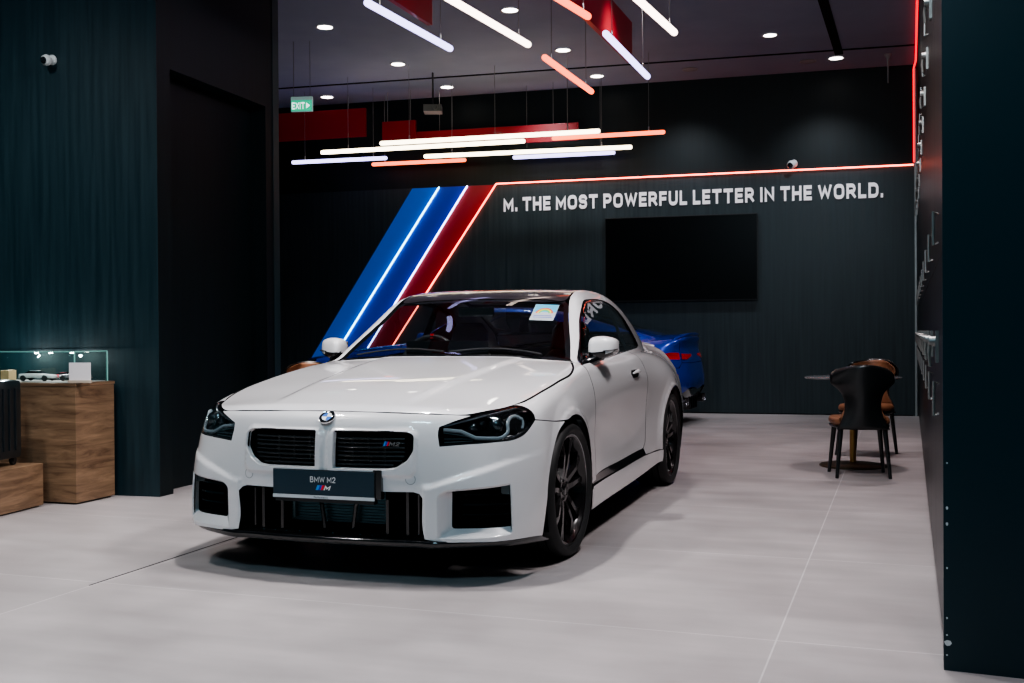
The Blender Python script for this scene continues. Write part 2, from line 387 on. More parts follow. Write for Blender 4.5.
def panel(name,loop,holes,dom,m,parent,step=.025,thick=.014,mirror=0,off=0.0,f=f_all,flange=True,clip=None):
    """trimmed patch of the body surface. mirror: 0 as is, 1 mirrored only, 2 both in one mesh"""
    loops=[loop]+list(holes)
    allp=np.concatenate(loops); mn=allp.min(0); mx=allp.max(0)
    gx,gy=np.meshgrid(np.arange(mn[0]+step*.5,mx[0],step),np.arange(mn[1]+step*.5,mx[1],step*.9)); gx=gx+(np.arange(gx.shape[0])%2)[:,None]*step*.5
    q=np.stack([gx.ravel(),gy.ravel()],1); ins=inpoly(q,loop)
    for h in holes: ins&=~inpoly(q,h)
    q=q[ins]
    if len(q):
        dd=np.min([segdist(q,l) for l in loops],axis=0); q=q[dd>step*.45]
    edges=[]; c=0
    for l in loops:
        n=len(l); edges+=[(c+i,c+(i+1)%n) for i in range(n)]; c+=n
    vv,ee,ff,*_=delaunay_2d_cdt([Vector(p) for p in np.concatenate([allp,q])],edges,[],0,1e-6)
    V2=np.array([tuple(v) for v in vv]); T=np.array([tuple(t) for t in ff if len(t)==3])
    cen=V2[T].mean(1); ok=inpoly(cen,loop)
    for h in holes: ok&=~inpoly(cen,h)
    T=T[ok]; 
    P=dom(V2,f); G=grad(f,P); P=P+G*off
    # orient
    a,b,c_=P[T[:,0]],P[T[:,1]],P[T[:,2]]; fl=(np.cross(b-a,c_-a)*G[T[:,0]]).sum(1)<0; T[fl]=T[fl][:,::-1]
    V=[P]; Nn=[G]; F_=[list(T)]; base=len(P)
    if flange:
        for l in loops:
            B=dom(l,f); g=grad(f,B); n=len(l); B=B+g*off
            V.append(B); V.append(B-g*thick); Nn.append(np.zeros((n,3))); Nn.append(np.zeros((n,3)))
            F_.append([(base+i,base+(i+1)%n,base+n+(i+1)%n,base+n+i) for i in range(n)]); base+=2*n
    V=np.concatenate(V); Nn=np.concatenate(Nn); Fs=[tuple(x) for s_ in F_ for x in s_]
    if mirror:
        V2_=V*[1,-1,1]; N2=Nn*[1,-1,1]; F2=[t[::-1] for t in Fs]
        if mirror==1: V,Nn,Fs=V2_,N2,F2
        else:
            n0=len(V); Fs=Fs+[tuple(i+n0 for i in t) for t in F2]; V=np.concatenate([V,V2_]); Nn=np.concatenate([Nn,N2])
    o=mesh_obj(name,V,Fs,[m,BLACKD] if flange else m,parent,normals=Nn)  # black flange puts the shade of the panel gaps into the colour
    if flange:
        nt_=len(T); per=len(Fs)//(2 if mirror==2 else 1)
        mi=[0 if (i%per)<nt_ else 1 for i in range(len(Fs))]
        if len(o.data.polygons)==len(mi): o.data.polygons.foreach_set('material_index',mi)
    return o
def pocket(name,loop,dom,layers,dirv,mats,parent,mirror=0,f=f_all,cap=True):
    """layers: (inset,depth,material index of the wall leading to it)"""
    n=len(loop); rings=[dom(loop,f)]
    g0=grad(f,rings[0]); rings[0]=rings[0]
    for ins,dep,mi in layers: rings.append(dom(inset(loop,ins),f)+np.array(dirv)*dep)
    V=np.concatenate(rings); Fc=[]; mi_=[]
    for k,(ins,dep,mi) in enumerate(layers):
        for i in range(n): Fc.append((k*n+i,k*n+(i+1)%n,(k+1)*n+(i+1)%n,(k+1)*n+i)); mi_.append(mi)
    if cap: Fc.append(tuple(range(len(layers)*n,(len(layers)+1)*n))); mi_.append(layers[-1][2] if len(layers[-1])<4 else layers[-1][3])
    if mirror: V=V*[1,-1,1]; Fc=[t[::-1] for t in Fc]
    o=mesh_obj(name,V,Fc,mats,parent); 
    bm=bmesh.new(); bm.from_mesh(o.data); bmesh.ops.recalc_face_normals(bm,faces=bm.faces); bm.to_mesh(o.data); bm.free()
    for p,mm in zip(o.data.polygons,mi_): p.material_index=mm; p.use_smooth=True
    try: o.data.set_sharp_from_angle(angle=radians(35))
    except Exception: pass
    return o
def mir(V): return [(x,-y,z) for x,y,z in V]

# =====================================================================
#  the car : built in its own frame (x forward from the front axle, y to its left, z up)
# =====================================================================
TH=.32460; CARX,CARY=-.57619,5.77217
def i3(pts): # list of (x,y,z) or (x,y,z,1) -> uv, keeping sharp flags
    return [tuple(inv(np.array([p[:3]],float))[0])+((1,) if len(p)>3 else ()) for p in pts]
HOODXY=[(.81,0),(.800,.25),(.760,.475),(.690,.64),(.59,.722),(.44,.785),(.186,.826),(-.1,.836),(-.30,.832),(-.42,.812),(-.52,.78),(-.655,.735)]
def arc3(cx,r,a0,a1,n,cz=.335,y=.94):
    return [(cx+r*cos(radians(a)),y,cz+r*sin(radians(a))) for a in np.linspace(a0,a1,n)]
def shift(l,d): return l+np.array(d)
SLAT=mat('grille slat',(.022,.026,.028),.25,coat=.6)
def build_car(root):
    P_=PAINT
    gap=.0035
    # ---- hood
    hx=[(x,y) for x,y in HOODXY]; e=dens(hx,.02,False); half=e
    rear=dens([(-.655,.735),(-.668,.45),(-.664,0)],.03,False)
    hood=np.concatenate([half,rear[1:],(rear[1:-1]*[1,-1])[::-1],(half*[1,-1])[::-1][:-1]])
    hood=inset(hood,gap)
    h=panel('hood',hood,[],top,P_,root,.022)
    h3=top(half)          # 3-D hood edge for the neighbours
    hi=inv(h3)            # in belt uv
    def hood_between(xa,xb):
        return [tuple(p) for p,q in zip(hi,h3) if xb<=q[0]<=xa]
    # ---- headlight outline
    HL=[(.481,.664),(.484,.679,1),(.545,.703),(.605,.722),(.705,.748),(.805,.771),(.822,.767),(.858,.747),(.873,.718),(.860,.692),(.843,.671),(.805,.643),(.759,.626),(.685,.619),(.56,.613),(.486,.608,1)]
    # keep the lamp top just under the hood edge
    hl=dens(HL,.015)
    # ---- front bumper
    archf=i3([(.458*cos(radians(a))**.88,.94,.335+.378*sin(radians(a))) for a in np.linspace(71,4,12)]+[(.470,.94,.30),(.496,.94,.21)])
    bump=[(0,.729,1),(.25,.729),(.448,.7275),(.56,.7235),(.600,.7205,1),(.545,.7025),(.484,.679,1),(.480,.664),(.485,.6065,1),(.56,.6115),(.685,.6175),(.759,.6245),(.805,.6415),(.843,.6695),(.873,.694,1),(.96,.690),(archf[0][0],archf[0][1],1)]
    bump+=archf[1:-1]+[(archf[-1][0],.190,1),(.86,.194),(.724,.201),(.60,.202),(.472,.203),(.434,.212,1),(.428,.25),(.428,.393,1),(.416,.411),(.395,.419,1),(.30,.418),(0,.416,1)]
    bl=dens(bump,.018)
    bl=np.array([p for p in bl])
    KID=[(.048,.64),(.052,.652),(.075,.655),(.30,.657),(.372,.655),(.389,.647),(.393,.63),(.389,.585),(.372,.557),(.340,.532),(.30,.522),(.075,.520),(.052,.523),(.048,.535)]
    kid=rpoly([(.043,.658),(.30,.661),(.376,.660),(.397,.647),(.397,.590),(.375,.553),(.333,.519),(.30,.514),(.043,.514)],.010,.012)
    PK=[(.476,.40),(.482,.417),(.504,.430),(.56,.437),(.705,.453),(.719,.450),(.724,.438),(.727,.30),(.727,.232),(.720,.222),(.60,.218),(.486,.214),(.476,.222)]
    pk=rpoly([(.476,.405,.02),(.502,.430,.02),(.724,.455,.012),(.728,.225,.02),(.60,.218,.02),(.476,.214,.012)],.01,.014)
    full=np.concatenate([bl,(bl*[-1,1])[::-1]])
    # remove duplicate centre points
    full=np.array([p for i,p in enumerate(full) if np.linalg.norm(p-full[i-1])>1e-5])
    mirl=lambda l:(l*[-1,1])[::-1]
    panel('front_bumper',full,[kid,mirl(kid),pk,mirl(pk)],belt,P_,root,.012)
    for sgn in (0,1):
        yy=-1 if sgn else 1
        # kidney grille: recess + slats
        k=pocket('kidney_grille',kid,belt,[(.003,.006,0),(.007,.022,0),(.009,.055,1),(.03,.075,1)],(-1,0,0),[P_,BLACKD],root,sgn)
        mb=MB()
        for j in range(7):
            z=.535+j*.0195
            xo=.375 if z>.56 else .30+.075*(z-.52)/.04
            n=14; ys=np.linspace(.058,xo,n)
            pts=[]
            uv=np.array([[y if y<.3 else y,z if z<=.55 else z] for y in ys])
            B=belt(np.array([[y,min(z,.6)+0*(y)] for y in ys])); 
            line=[(float(b[0])-.026,yy*float(y),z) for b,y in zip(B,ys)]
            mb.tube(line,.0038 if j%2 else .0052,6)
        mb.build('grille_slats',SLAT,k,True)
        for y in (.11,.19,.27): MB().box(.80,.806,yy*y-.004,yy*y+.004,.525,.655).build('grille_strut',BLACKM,k)
        # corner intake
        k=pocket('corner_intake',pk,belt,[(.004,.004,0),(.009,.014,0)],(-1,0,0),[P_],root,sgn,cap=False)
        ringA=belt(inset(pk,.009))+np.array([-.014,0,0])
        # inner black opening loop, matched by angle
        IN=np.array([(.535,.42),(.545,.43),(.70,.446),(.716,.443),(.719,.43),(.720,.29),(.716,.272),(.70,.268),(.55,.262),(.537,.268),(.534,.28)])
        inn=rpoly([(.513,.429),(.719,.450),(.722,.258),(.511,.252)],.012,.012); c0=np.array([.62,.34])
        def byang(loop,c):
            a=np.arctan2(loop[:,1]-c[1],loop[:,0]-c[0]); o=np.argsort(a); return a[o],loop[o]
        aa,ll=byang(inn,c0); pa=np.arctan2(inset(pk,.009)[:,1]-c0[1],inset(pk,.009)[:,0]-c0[0])
        aa3=np.concatenate([aa-2*pi,aa,aa+2*pi]); ll3=np.concatenate([ll]*3)
        q=np.stack([np.interp(pa,aa3,ll3[:,0]),np.interp(pa,aa3,ll3[:,1])],1)
        ringB=belt(q)+np.array([-.055,0,0]); ringC=belt(q)+np.array([-.14,-.02,0]); n=len(pk)
        V=np.concatenate([ringA,ringB,ringB,ringC]); Fc=[(i,(i+1)%n,n+(i+1)%n,n+i) for i in range(n)]+[(2*n+i,2*n+(i+1)%n,3*n+(i+1)%n,3*n+i) for i in range(n)]+[tuple(range(3*n,4*n))]
        if sgn: V=V*[1,-1,1]; Fc=[t[::-1] for t in Fc]
        o=mesh_obj('intake_surround',V,Fc,[P_,BLACKD],k)
        bm=bmesh.new(); bm.from_mesh(o.data); bmesh.ops.recalc_face_normals(bm,faces=bm.faces); bm.to_mesh(o.data); bm.free()
        for i,p in enumerate(o.data.polygons): p.material_index=0 if i<n else 1; p.use_smooth=i<n
        mb=MB()
        for z in (.31,.355,.40):
            B=belt(np.array([[s,z] for s in np.linspace(.54,.715,8)])); mb.tube([(b[0]-.085,yy*b[1],z) for b in B],.006 if z!=.355 else .009,6)
        mb.build('intake_blade',BLACKG,k,True)
        B=belt(np.array([[.695,.43]]))[0]
        MB().box(B[0]-.085,B[0]-.05,yy*(B[1]-.03),yy*(B[1]+.02),.40,.442).build('radar_sensor',mat('sensor grey',(.05,.08,.09),.3),k,bevel=.004)
        # headlight
        hp=pocket('headlight',hl,belt,[(.002,.006,1),(.006,.02,1),(.012,.075,1)],(-.92,-.25,0),[BLACKD,BLACKG],root,sgn)
        def inlamp(pts,dep,r,nm,m,n=6):
            uv=dens(pts,.012,False); B=belt(uv)+np.array([-.92,-.25,0])*dep
            if sgn: B=B*[1,-1,1]
            MB().tube([tuple(b) for b in B],r,n).build(nm,m,hp,True)
        inlamp([(.498,.667,1),(.56,.660,1),(.612,.634,1),(.66,.631),(.705,.633),(.728,.648),(.738,.690),(.752,.706),(.790,.710),(.80,.70)],.012,.0085,'light_guide',DRL)
        inlamp([(.79,.709),(.805,.702),(.806,.69),(.800,.670),(.796,.664)],.012,.006,'light_guide',DRL)
        inlamp([(.497,.655),(.55,.647),(.60,.635)],.02,.003,'light_guide',DRL2)
        inlamp([(.500,.633),(.56,.632),(.60,.63)],.02,.002,'light_guide',DRL2)
        inlamp([(.500,.620),(.56,.622),(.60,.624)],.02,.002,'light_guide',DRL2)
        inlamp([(.50,.680),(.56,.694),(.62,.710),(.70,.728),(.80,.75)],.010,.0045,'lamp_trim',mat('lamp silver',(.25,.28,.30),.2,metal=.8))
        for (u,v,r) in ((.685,.677,.030),(.60,.672,.019),(.635,.685,.012)):
            B=belt(np.array([[u,v]]))[0]+np.array([-.92,-.25,0])*.035
            if sgn: B=B*[1,-1,1]
            mb=MB(); mb.lathe([(r*1.2,-.02),(r*1.2,.0),(r,.004),(r*.96,.002)],24,'x'); mb.build('lamp_bezel',BLACKG,hp,True,loc=tuple(B))
            mb=MB(); mb.lathe([(r*.96,.0),(r*.8,.008),(r*.5,.014),(r*.02,.017)],24,'x'); mb.build('projector_lens',LENS,hp,True,loc=tuple(B))
        panel('headlight_cover',inset(hl,.002),[],belt,GLASSC,hp,.03,mirror=sgn,flange=False,off=-.001)
        # fender
        hb=hood_between(.435,-.66)
        fen=[(.812,.773,1)]+[(a,b-.007) for a,b in hb[1:-1:3]]
        cut_top=inv(np.array([[-.60,.80,.932]]))[0]
        last=inv(np.array([[-.655,.745,.968]]))[0]
        fen+=[(last[0],last[1],1),(cut_top[0]-.002,cut_top[1]+.01,1)]
        fen+=[(1.90,.90),(1.905,.80),(1.91,.60),(1.90,.45),(1.875,.36),(1.86,.312,1),(1.80,.31),(1.70,.305,1)]
        af=i3(arc3(0,.378,182,71.5,20)); fen+=[(af[0][0],af[0][1],1)]+af[1:-1]+[(af[-1][0],af[-1][1]+.004,1),(.96,.694),(.876,.6985,1),(.878,.718),(.863,.748),(.830,.772)]
        # drop hood-edge points in front of the lamp
        fen=[p for p in fen if not (p[0]<.81 and p[1]>.7)]
        fl=dens(fen,.018)
        panel('front_fender',fl,[],belt,P_,root,.016,mirror=sgn)
        # side skirt
        sk=[(1.655,.288,1),(2.5,.292),(3.30,.298),(3.655,.294,1),(3.655,.215,1),(3.2,.196),(2.4,.180),(1.70,.168,1),(1.66,.20)]
        panel('side_skirt',dens(sk,.03),[],belt,P_,root,.03,mirror=sgn,off=.008,thick=.03)
        # black strip standing in for the shaded crease above the skirt
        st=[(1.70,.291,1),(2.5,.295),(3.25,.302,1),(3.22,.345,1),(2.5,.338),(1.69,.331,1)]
        # door
        dlo=[(1.90,.912)]
        belt_line=[(-.605,.805,.932,1),(-1.05,.80,.950),(-1.657,.785,.980),(-1.93,.775,.993,1)]
        dt=i3(belt_line)
        door=[(dt[0][0]+.004,dt[0][1],1)]+dt[1:-1]+[(dt[-1][0],dt[-1][1],1),(3.272,.90),(3.30,.80),(3.318,.65),(3.315,.48),(3.27,.38),(3.20,.348,1),(2.5,.341),(1.9,.336),(1.872,.334,1),(1.882,.37),(1.907,.45),(1.917,.60),(1.912,.80),(1.907,.90)]
        hd=dens([(2.86,.842),(2.885,.857),(2.95,.860),(3.03,.860),(3.08,.853),(3.09,.838),(3.06,.822),(2.97,.813),(2.89,.820)],.01)
        dr=panel('door',dens(door,.02),[hd],belt,P_,root,.03,mirror=sgn)
        pocket('door_handle_recess',hd,belt,[(.002,.003,0),(.006,.022,1)],(0,-1 if not sgn else -1,0),[P_,BLACKD],dr,sgn)
        B=belt(np.array([[2.87,.845],[2.97,.853],[3.08,.845]]))+np.array([0,.010,0]); B[:,1]*=yy
        mb=MB(); pts=dens([(b[0],b[2]) for b in B],.012,False); n=len(pts)
        mb.tube([(p[0],yy*(abs(B[0][1])+ .004+.012*sin(pi*i/(n-1))),p[1]) for i,p in enumerate(pts)],[.006+.006*sin(pi*i/(n-1)) for i in range(n)],8)
        mb.build('door_handle',P_,dr,True)
        panel('sill_shade',dens(st,.03),[],belt,BLACKG,root,.04,mirror=sgn,off=-.004)
        # quarter panel with roof rail and pillars
        rail=[(-.665,.745,.968,1),(-.80,.705,1.055),(-.943,.655,1.145),(-1.08,.612,1.235),(-1.20,.578,1.31),(-1.35,.560,1.37),(-1.8,.553,1.40),(-2.2,.548,1.375),(-2.45,.545,1.33),(-2.7,.552,1.26),(-2.95,.565,1.17),(-3.12,.58,1.09),(-3.2,.60,1.05),(-3.4,.62,1.045),(-3.56,.63,1.04)]
        # rear face: trunk gap down to bumper seam
        q=i3(rail)
        q+=[(4.970,.86,1),(4.962,.80),(4.962,.706,1),(4.90,.657,1),(4.70,.653),(4.35,.6505),(4.30,.6505)]
        ar=i3(arc3(-2.747,.385,-18,200,34,cz=.337))
        # rear bumper seam runs to the rear arch
        ar2=i3([(-2.747-.388*cos(radians(a)),.94,.337+.388*sin(radians(a))) for a in np.linspace(54.5,186,26)])
        q+=[(ar2[0][0],ar2[0][1]+.0,1)]+ar2[1:-1]+[(ar2[-1][0],ar2[-1][1],1)]
        q+=[(3.60,.300,1),(3.30,.302),(3.25,.304,1),(3.212,.346,1),(3.277,.378),(3.322,.48),(3.325,.65),(3.307,.80),(3.279,.90)]
        bt=i3([(-1.938,.775,.994,1),(-2.2,.762,1.006),(-2.47,.735,1.022),(-2.535,.725,1.034),(-2.552,.715,1.055),(-2.52,.70,1.10),(-2.44,.67,1.18),(-2.30,.648,1.252),(-2.11,.638,1.311),(-1.90,.63,1.337),(-1.712,.628,1.346),(-1.50,.63,1.342),(-1.323,.633,1.320),(-1.22,.65,1.283),(-1.10,.672,1.223),(-.885,.722,1.078),(-.72,.76,.985),(-.615,.795,.937,1)])
        q+=bt+[(inv(np.array([[-.603,.80,.937]]))[0][0]-.002,inv(np.array([[-.603,.80,.94]]))[0][1]+.006,1)]
        tl=dens([(4.60,.757),(4.66,.772),(4.80,.787),(4.92,.792,),(4.948,.792,1),(4.942,.732,1),(4.85,.728),(4.72,.735),(4.64,.745)],.02)
        qp=dens(q,.02)
        panel('quarter_panel',qp,[tl],belt,P_,root,.022,mirror=sgn)
        # tail lamp
        t_=pocket('tail_light',tl,belt,[(.002,.006,0),(.006,.02,0)],(.5,-.5,0),[TAILR],root,sgn)
        # side glass: black surround then pane
        g=i3([(-.612,.80,.934),(-1.05,.80,.948),(-1.657,.785,.978),(-2.2,.762,1.004),(-2.48,.735,1.020),(-2.545,.722,1.034),(-2.555,.712,1.055),(-2.52,.70,1.10),(-2.44,.67,1.18),(-2.30,.648,1.252),(-2.11,.638,1.311),(-1.90,.63,1.337),(-1.712,.628,1.346),(-1.50,.63,1.342),(-1.323,.633,1.320),(-1.22,.65,1.283),(-1.10,.672,1.223),(-.885,.722,1.078),(-.72,.76,.985)])
        gl=dens(g,.02); gi=inset(gl,.014) if area(gl)>0 else inset(gl,.014)
        panel('window_surround',gl,[gi],belt,BLACKG,root,.03,mirror=sgn,off=-.006,flange=False)
        panel('side_window',gi,[],belt,GLASSS,root,.04,mirror=sgn,off=-.008,flange=False)
        # B pillar behind the glass
        bp=dens([(p[0],p[1],1) for p in i3([(-1.93,.77,.995),(-2.06,.77,1.0),(-2.02,.64,1.315),(-1.93,.64,1.33)])],.03)
        panel('door_pillar',bp,[],belt,BLACKG,root,.04,mirror=sgn,off=-.011,flange=False)
        # rear bumper half
        rb=[(5.5,.70,1),(5.1,.70),(4.905,.653,1),(4.70,.648),(4.35,.644),(i3(arc3(-2.747,.388,59,60,2,cz=.337))[0][0],.648,1)]
        arb=i3(arc3(-2.747,.388,57,-16,14,cz=.337))
        ar_lo=i3([(-2.747-.388*cos(radians(a)),.94,.337+.388*sin(radians(a))) for a in np.linspace(54,-16,14)])
        rb=[(5.5,.70,1),(5.1,.70),(4.96,.70,1),(4.905,.651,1),(4.70,.648),(4.35,.644),(ar_lo[0][0],ar_lo[0][1]-.002,1)]+ar_lo[1:-1]+[(ar_lo[-1][0],.23,1),(4.4,.225),(4.7,.23),(4.86,.24,1),(4.90,.36),(5.0,.42),(5.5,.42,1)]
        # quarter's rear seam reaches the arch at its rear side
        rp=dens(rb,.025)
        panel('rear_bumper',rp,[],belt,P_,root,.035,mirror=sgn)
        # trunk rear face half
        tf=[(5.5,.705,1),(5.1,.705),(4.968,.705,1),(4.968,.80),(4.976,.862,1),(4.912,.912,1),(5.2,.932),(5.5,.938,1)]
        t2=dens([(5.5,.80,1),(5.35,.80),(5.1,.80),(4.972,.798,1),(4.96,.72,1),(5.12,.728),(5.22,.752),(5.35,.765),(5.5,.768,1)],.02)
        panel('boot_face',dens(tf,.03),[],belt,P_,root,.03,mirror=sgn)
        lt=dens([(5.32,.785,1),(5.1,.788),(4.982,.788,1),(4.972,.735,1),(5.10,.738),(5.18,.752),(5.32,.765,1)],.02)
        panel('tail_light_inner',lt,[],belt,TAILR,root,.03,mirror=sgn,off=.004,thick=.008)
        # wheel-well liner
        for (cx,nm) in ((0,'wheel_liner'),(-2.747,'wheel_liner')):
            r=.372 if cx==0 else .382; mb=MB()
            n=28; y0,y1=.52,.90
            vs=[];fc=[]
            for j,y in enumerate((y1,y0)):
                for a in np.linspace(-25,205,n): vs.append((cx+r*cos(radians(a)),yy*y,.336+r*sin(radians(a))))
            for i in range(n-1): fc.append((i,i+1,n+i+1,n+i))
            fc.append(tuple(range(n,2*n)))
            mb._add(vs,fc); mb.build(nm,BLACKD,root)
    # ---- windshield, roof, backlight, boot lid
    we=[(-.672,0,1),(-.672,.3),(-.674,.60),(-.682,.715),(-.72,.715),(-.80,.69),(-.943,.643),(-1.08,.602),(-1.19,.568),(-1.215,.545),(-1.222,.40),(-1.225,0,1)]
    wl=dens(we,.025,False); W=np.concatenate([wl,(wl*[1,-1])[::-1][1:-1]])
    wi=inset(W,.028)
    panel('windshield_border',W,[wi],top,BLACKG,root,.03,flange=False,off=-.003)
    panel('windshield',wi,[],top,GLASSW,root,.05,flange=False,off=-.005)
    re_=[(-1.229,0,1),(-1.226,.40),(-1.219,.542),(-1.35,.548),(-1.8,.545),(-2.2,.540),(-2.44,.537,1),(-2.47,.4),(-2.48,0,1)]
    rl=dens(re_,.03,False); R_=np.concatenate([rl,(rl*[1,-1])[::-1][1:-1]])
    panel('roof_panel',R_,[],top,CARB,root,.035)
    be=[(-2.486,0,1),(-2.476,.4),(-2.45,.537,1),(-2.7,.546),(-2.95,.558),(-3.10,.57,1),(-3.12,.4),(-3.125,0,1)]
    bl_=dens(be,.03,False); B_=np.concatenate([bl_,(bl_*[1,-1])[::-1][1:-1]])
    bi=inset(B_,.03)
    panel('rear_window_border',B_,[bi],top,BLACKG,root,.04,flange=False,off=-.003)
    panel('rear_window',bi,[],top,GLASSS,root,.06,flange=False,off=-.005)
    te=[(-3.13,0,1),(-3.125,.4),(-3.115,.575,1),(-3.2,.592),(-3.4,.612),(-3.55,.622),(-3.62,.62,1),(-3.655,.4),(-3.66,0,1)]
    tl_=dens(te,.03,False); T_=np.concatenate([tl_,(tl_*[1,-1])[::-1][1:-1]])
    boot=panel('boot_lid',T_,[],top,P_,root,.035)
    # lip spoiler
    ys=np.linspace(-.63,.63,31); V=[];Fc=[]
    for y in ys:
        k=1-.22*(abs(y)/.63)**3; x0=-3.52-.02*0; zt=float(top(np.array([[-3.50,y]]))[0][2])
        xe=-3.68+.10*(abs(y)/.63)**4
        V+=[(-3.46,y,zt-.004),(-3.58,y,zt+.004*k),(xe-.005,y,zt+.017*k),(xe-.014,y,zt+.012*k),(xe+.01,y,zt-.03)]
    for i in range(30):
        for j in range(4): Fc.append((i*5+j,i*5+j+1,(i+1)*5+j+1,(i+1)*5+j))
    mesh_obj('boot_spoiler',V,Fc,P_,root,smooth=True)
    # diffuser and exhausts
    B=belt(np.array([[s,.30] for s in np.linspace(4.82,5.5,14)])); pts=[(b[0],b[1]) for b in B]+[(b[0],-b[1]) for b in B[::-1]][1:]
    V=[];Fc=[]
    for (x,y) in pts: V+=[(x-.005,y,.425),(x+.03,y,.30),(x+.10,y,.20),(x+.30,y*.95,.17)]
    for i in range(len(pts)-1):
        for j in range(3): Fc.append((i*4+j,i*4+j+1,(i+1)*4+j+1,(i+1)*4+j))
    df=mesh_obj('rear_diffuser',V,Fc,BLACKG,root,smooth=True)
    mb=MB()
    for y in (-.2,-.07,.07,.2): mb.box(-3.68,-3.55,y-.006,y+.006,.18,.33)
    mb.build('diffuser_fins',BLACKG,df)
    for y in (-.56,-.45,.45,.56):
        MB().lathe([(.030,.10),(.048,.10),(.050,0),(.046,-.004),(.044,0),(.040,.09),(.001,.09)],28,'x',(-3.70,y,.285)).build('exhaust_tip',mat('dark exhaust',(.10,.10,.11),.25,metal=1),df,True)
    # ---- splitter and centre intake
    pts=[]
    for s in np.linspace(0,.86,26):
        b=belt(np.array([[s,.205]]))[0]; pts.append((b[0],b[1]))
    ring=pts[::-1]+[(x,-y) for x,y in pts[1:]]
    V=[];Fc=[]
    for (x,y) in ring:
        a=abs(y); lift=.035*max(0,(a-.5)/.4)**1.5
        o=.012 if a<.52 else .012-.05*min(1,(a-.52)/.2)
        V+=[(x+o-.03,y,.207+lift*0),(x+o,y,.203),(x+o+.003,y,.190),(x+o-.006,y,.172+lift*.3),(x+o-.12,y,.150)]
    for i in range(len(ring)-1):
        for j in range(4): Fc.append((i*5+j,i*5+j+1,(i+1)*5+j+1,(i+1)*5+j))
    spl=mesh_obj('front_splitter',V,Fc,BLACKG,root,smooth=True)
    # center intake box
    ci=dens([(-.416,.411),(-.395,.419,1),(0,.418),(.395,.419,1),(.416,.411),(.428,.393,1),(.428,.25),(.434,.206,1),(0,.204),(-.434,.206,1),(-.428,.25),(-.428,.393,1)],.02)
    ci_p=pocket('center_intake',ci,belt,[(.003,.03,1),(.006,.16,0)],(-1,0,0),[BLACKD,BLACKG],root)
    # radiator
    mb=MB()
    mb.box(.70,.705,-.26,.26,.245,.41)
    for z in np.arange(.25,.405,.0135): mb.box(.703,.712,-.26,.26,z,z+.005)
    rad=mb.build('radiator',RADI,ci_p)
    mb=MB()
    for y0,y1 in ((-.115,-.09),(.10,.125)):
        v=[(.73,y0,.42),(.73,y1,.42),(.73,y1+.02,.34),(.73,y0+.02,.34),(.73,y0-.01,.24),(.73,y1-.01,.24)]
        sg=1 if y0<0 else -1
        MB().tube([(.74,(y0+y1)/2-sg*.03,.42),(.74,(y0+y1)/2+sg*.02,.33),(.74,(y0+y1)/2+sg*.035,.22)],.010,6).build('intake_fin',BLACKG,ci_p)
    for y in (-.37,-.27,.27,.37): MB().box(.70,.78,y-.007,y+.007,.21,.415).build('intake_fin',BLACKG,ci_p)
    for y in (-.42,.42): MB().box(.70,.77,y-.004,y+.004,.22,.40).build('intake_fin',BLACKG,ci_p)
    mb=MB()
    for y in (-.235,): mb.box(.72,.73,y-.004,y+.004,.26,.40)
    mb.build('intake_bracket',mat('pale bracket',(.12,.22,.25),.4),ci_p)
    mb=MB()
    for y in (-.36,-.3,-.24,-.17,.0,.14,.2): mb.lathe([(.0001,.2115),(.005,.211),(.006,.207)],10,'z',(.79,y,0))
    mb.build('splitter_screws',CHROME,spl)
    mb=MB(); mb.box(.60,.69,-.45,.45,.20,.44); mb.box(.55,.60,-.55,.55,.25,.60); 
    mb.build('front_carrier',BLACKD,root)
    # black inner shell that closes the body behind every gap
    mb=MB(); mb.box(-3.4,.50,-.50,.50,.16,.20)
    mb.box(-2.3,-.45,-.84,.84,.17,.21)
    mb.build('underbody',BLACKD,root)
    mb=MB(); mb.box(-.60,-.45,-.70,.70,.20,.86); mb.box(-3.45,-3.2,-.55,.55,.2,.9); mb.build('bulkhead',BLACKD,root)
    # sensors, emblem, badge, plate
    for s in (-.385,.385):
        B=belt(np.array([[s,.475]]))[0]; g=grad(f_all,B[None])[0]
        q_=Vector(g).to_track_quat('Z','Y').to_matrix().to_4x4(); q_.translation=Vector(B)+Vector(g)*.0004
        o=MB().lathe([(.0208,0),(.0222,.0006),(.0236,0)],32,'z').build('tow_cover',mat('seam grey',(.25,.26,.27),.5),root); o.matrix_local=q_
    B=belt(np.array([[0,.707]]))[0]; g=grad(f_all,B[None])[0]+np.array([0,0,.35]); g/=np.linalg.norm(g); B=B+np.array([.004,0,-.004])
    g=Vector(g); z=g; x=Vector((0,1,0)); y=z.cross(x).normalized(); x=y.cross(z)
    Me=Matrix((x,y,z)).transposed().to_4x4(); Me.translation=Vector(B)+g*.001
    em=MB().lathe([(.038,0),(.038,.004),(.036,.006),(.026,.006),(.024,.005),(.0001,.005)],40,'z').build('bonnet_emblem',BLACKG,root,True); em.matrix_local=Me
    for k in range(4):
        mb=MB(); n=8; a0=k*pi/2; vs=[(0,0,.0062)]+[(.0235*cos(a0+pi/2*i/n),.0235*sin(a0+pi/2*i/n),.0062) for i in range(n+1)]
        mb._add(vs,[(0,i,i+1) for i in range(1,n+1)]); mb.build('emblem_quadrant',WHITE if k%2==0 else mat('emblem blue',(.02,.14,.5),.3),em)
    mb=MB(); mb.lathe([(.0365,.0055),(.038,.0064),(.0392,.0045),(.0392,0)],40,'z'); mb.lathe([(.0238,.006),(.0248,.0070),(.026,.006)],40,'z'); mb.build('emblem_ring',CHROME,em,True)
    Rf=Matrix(((0,0,1,0),(1,0,0,0),(0,1,0,0),(0,0,0,1)))  # text x->car y, text y->car z, text normal->car +x
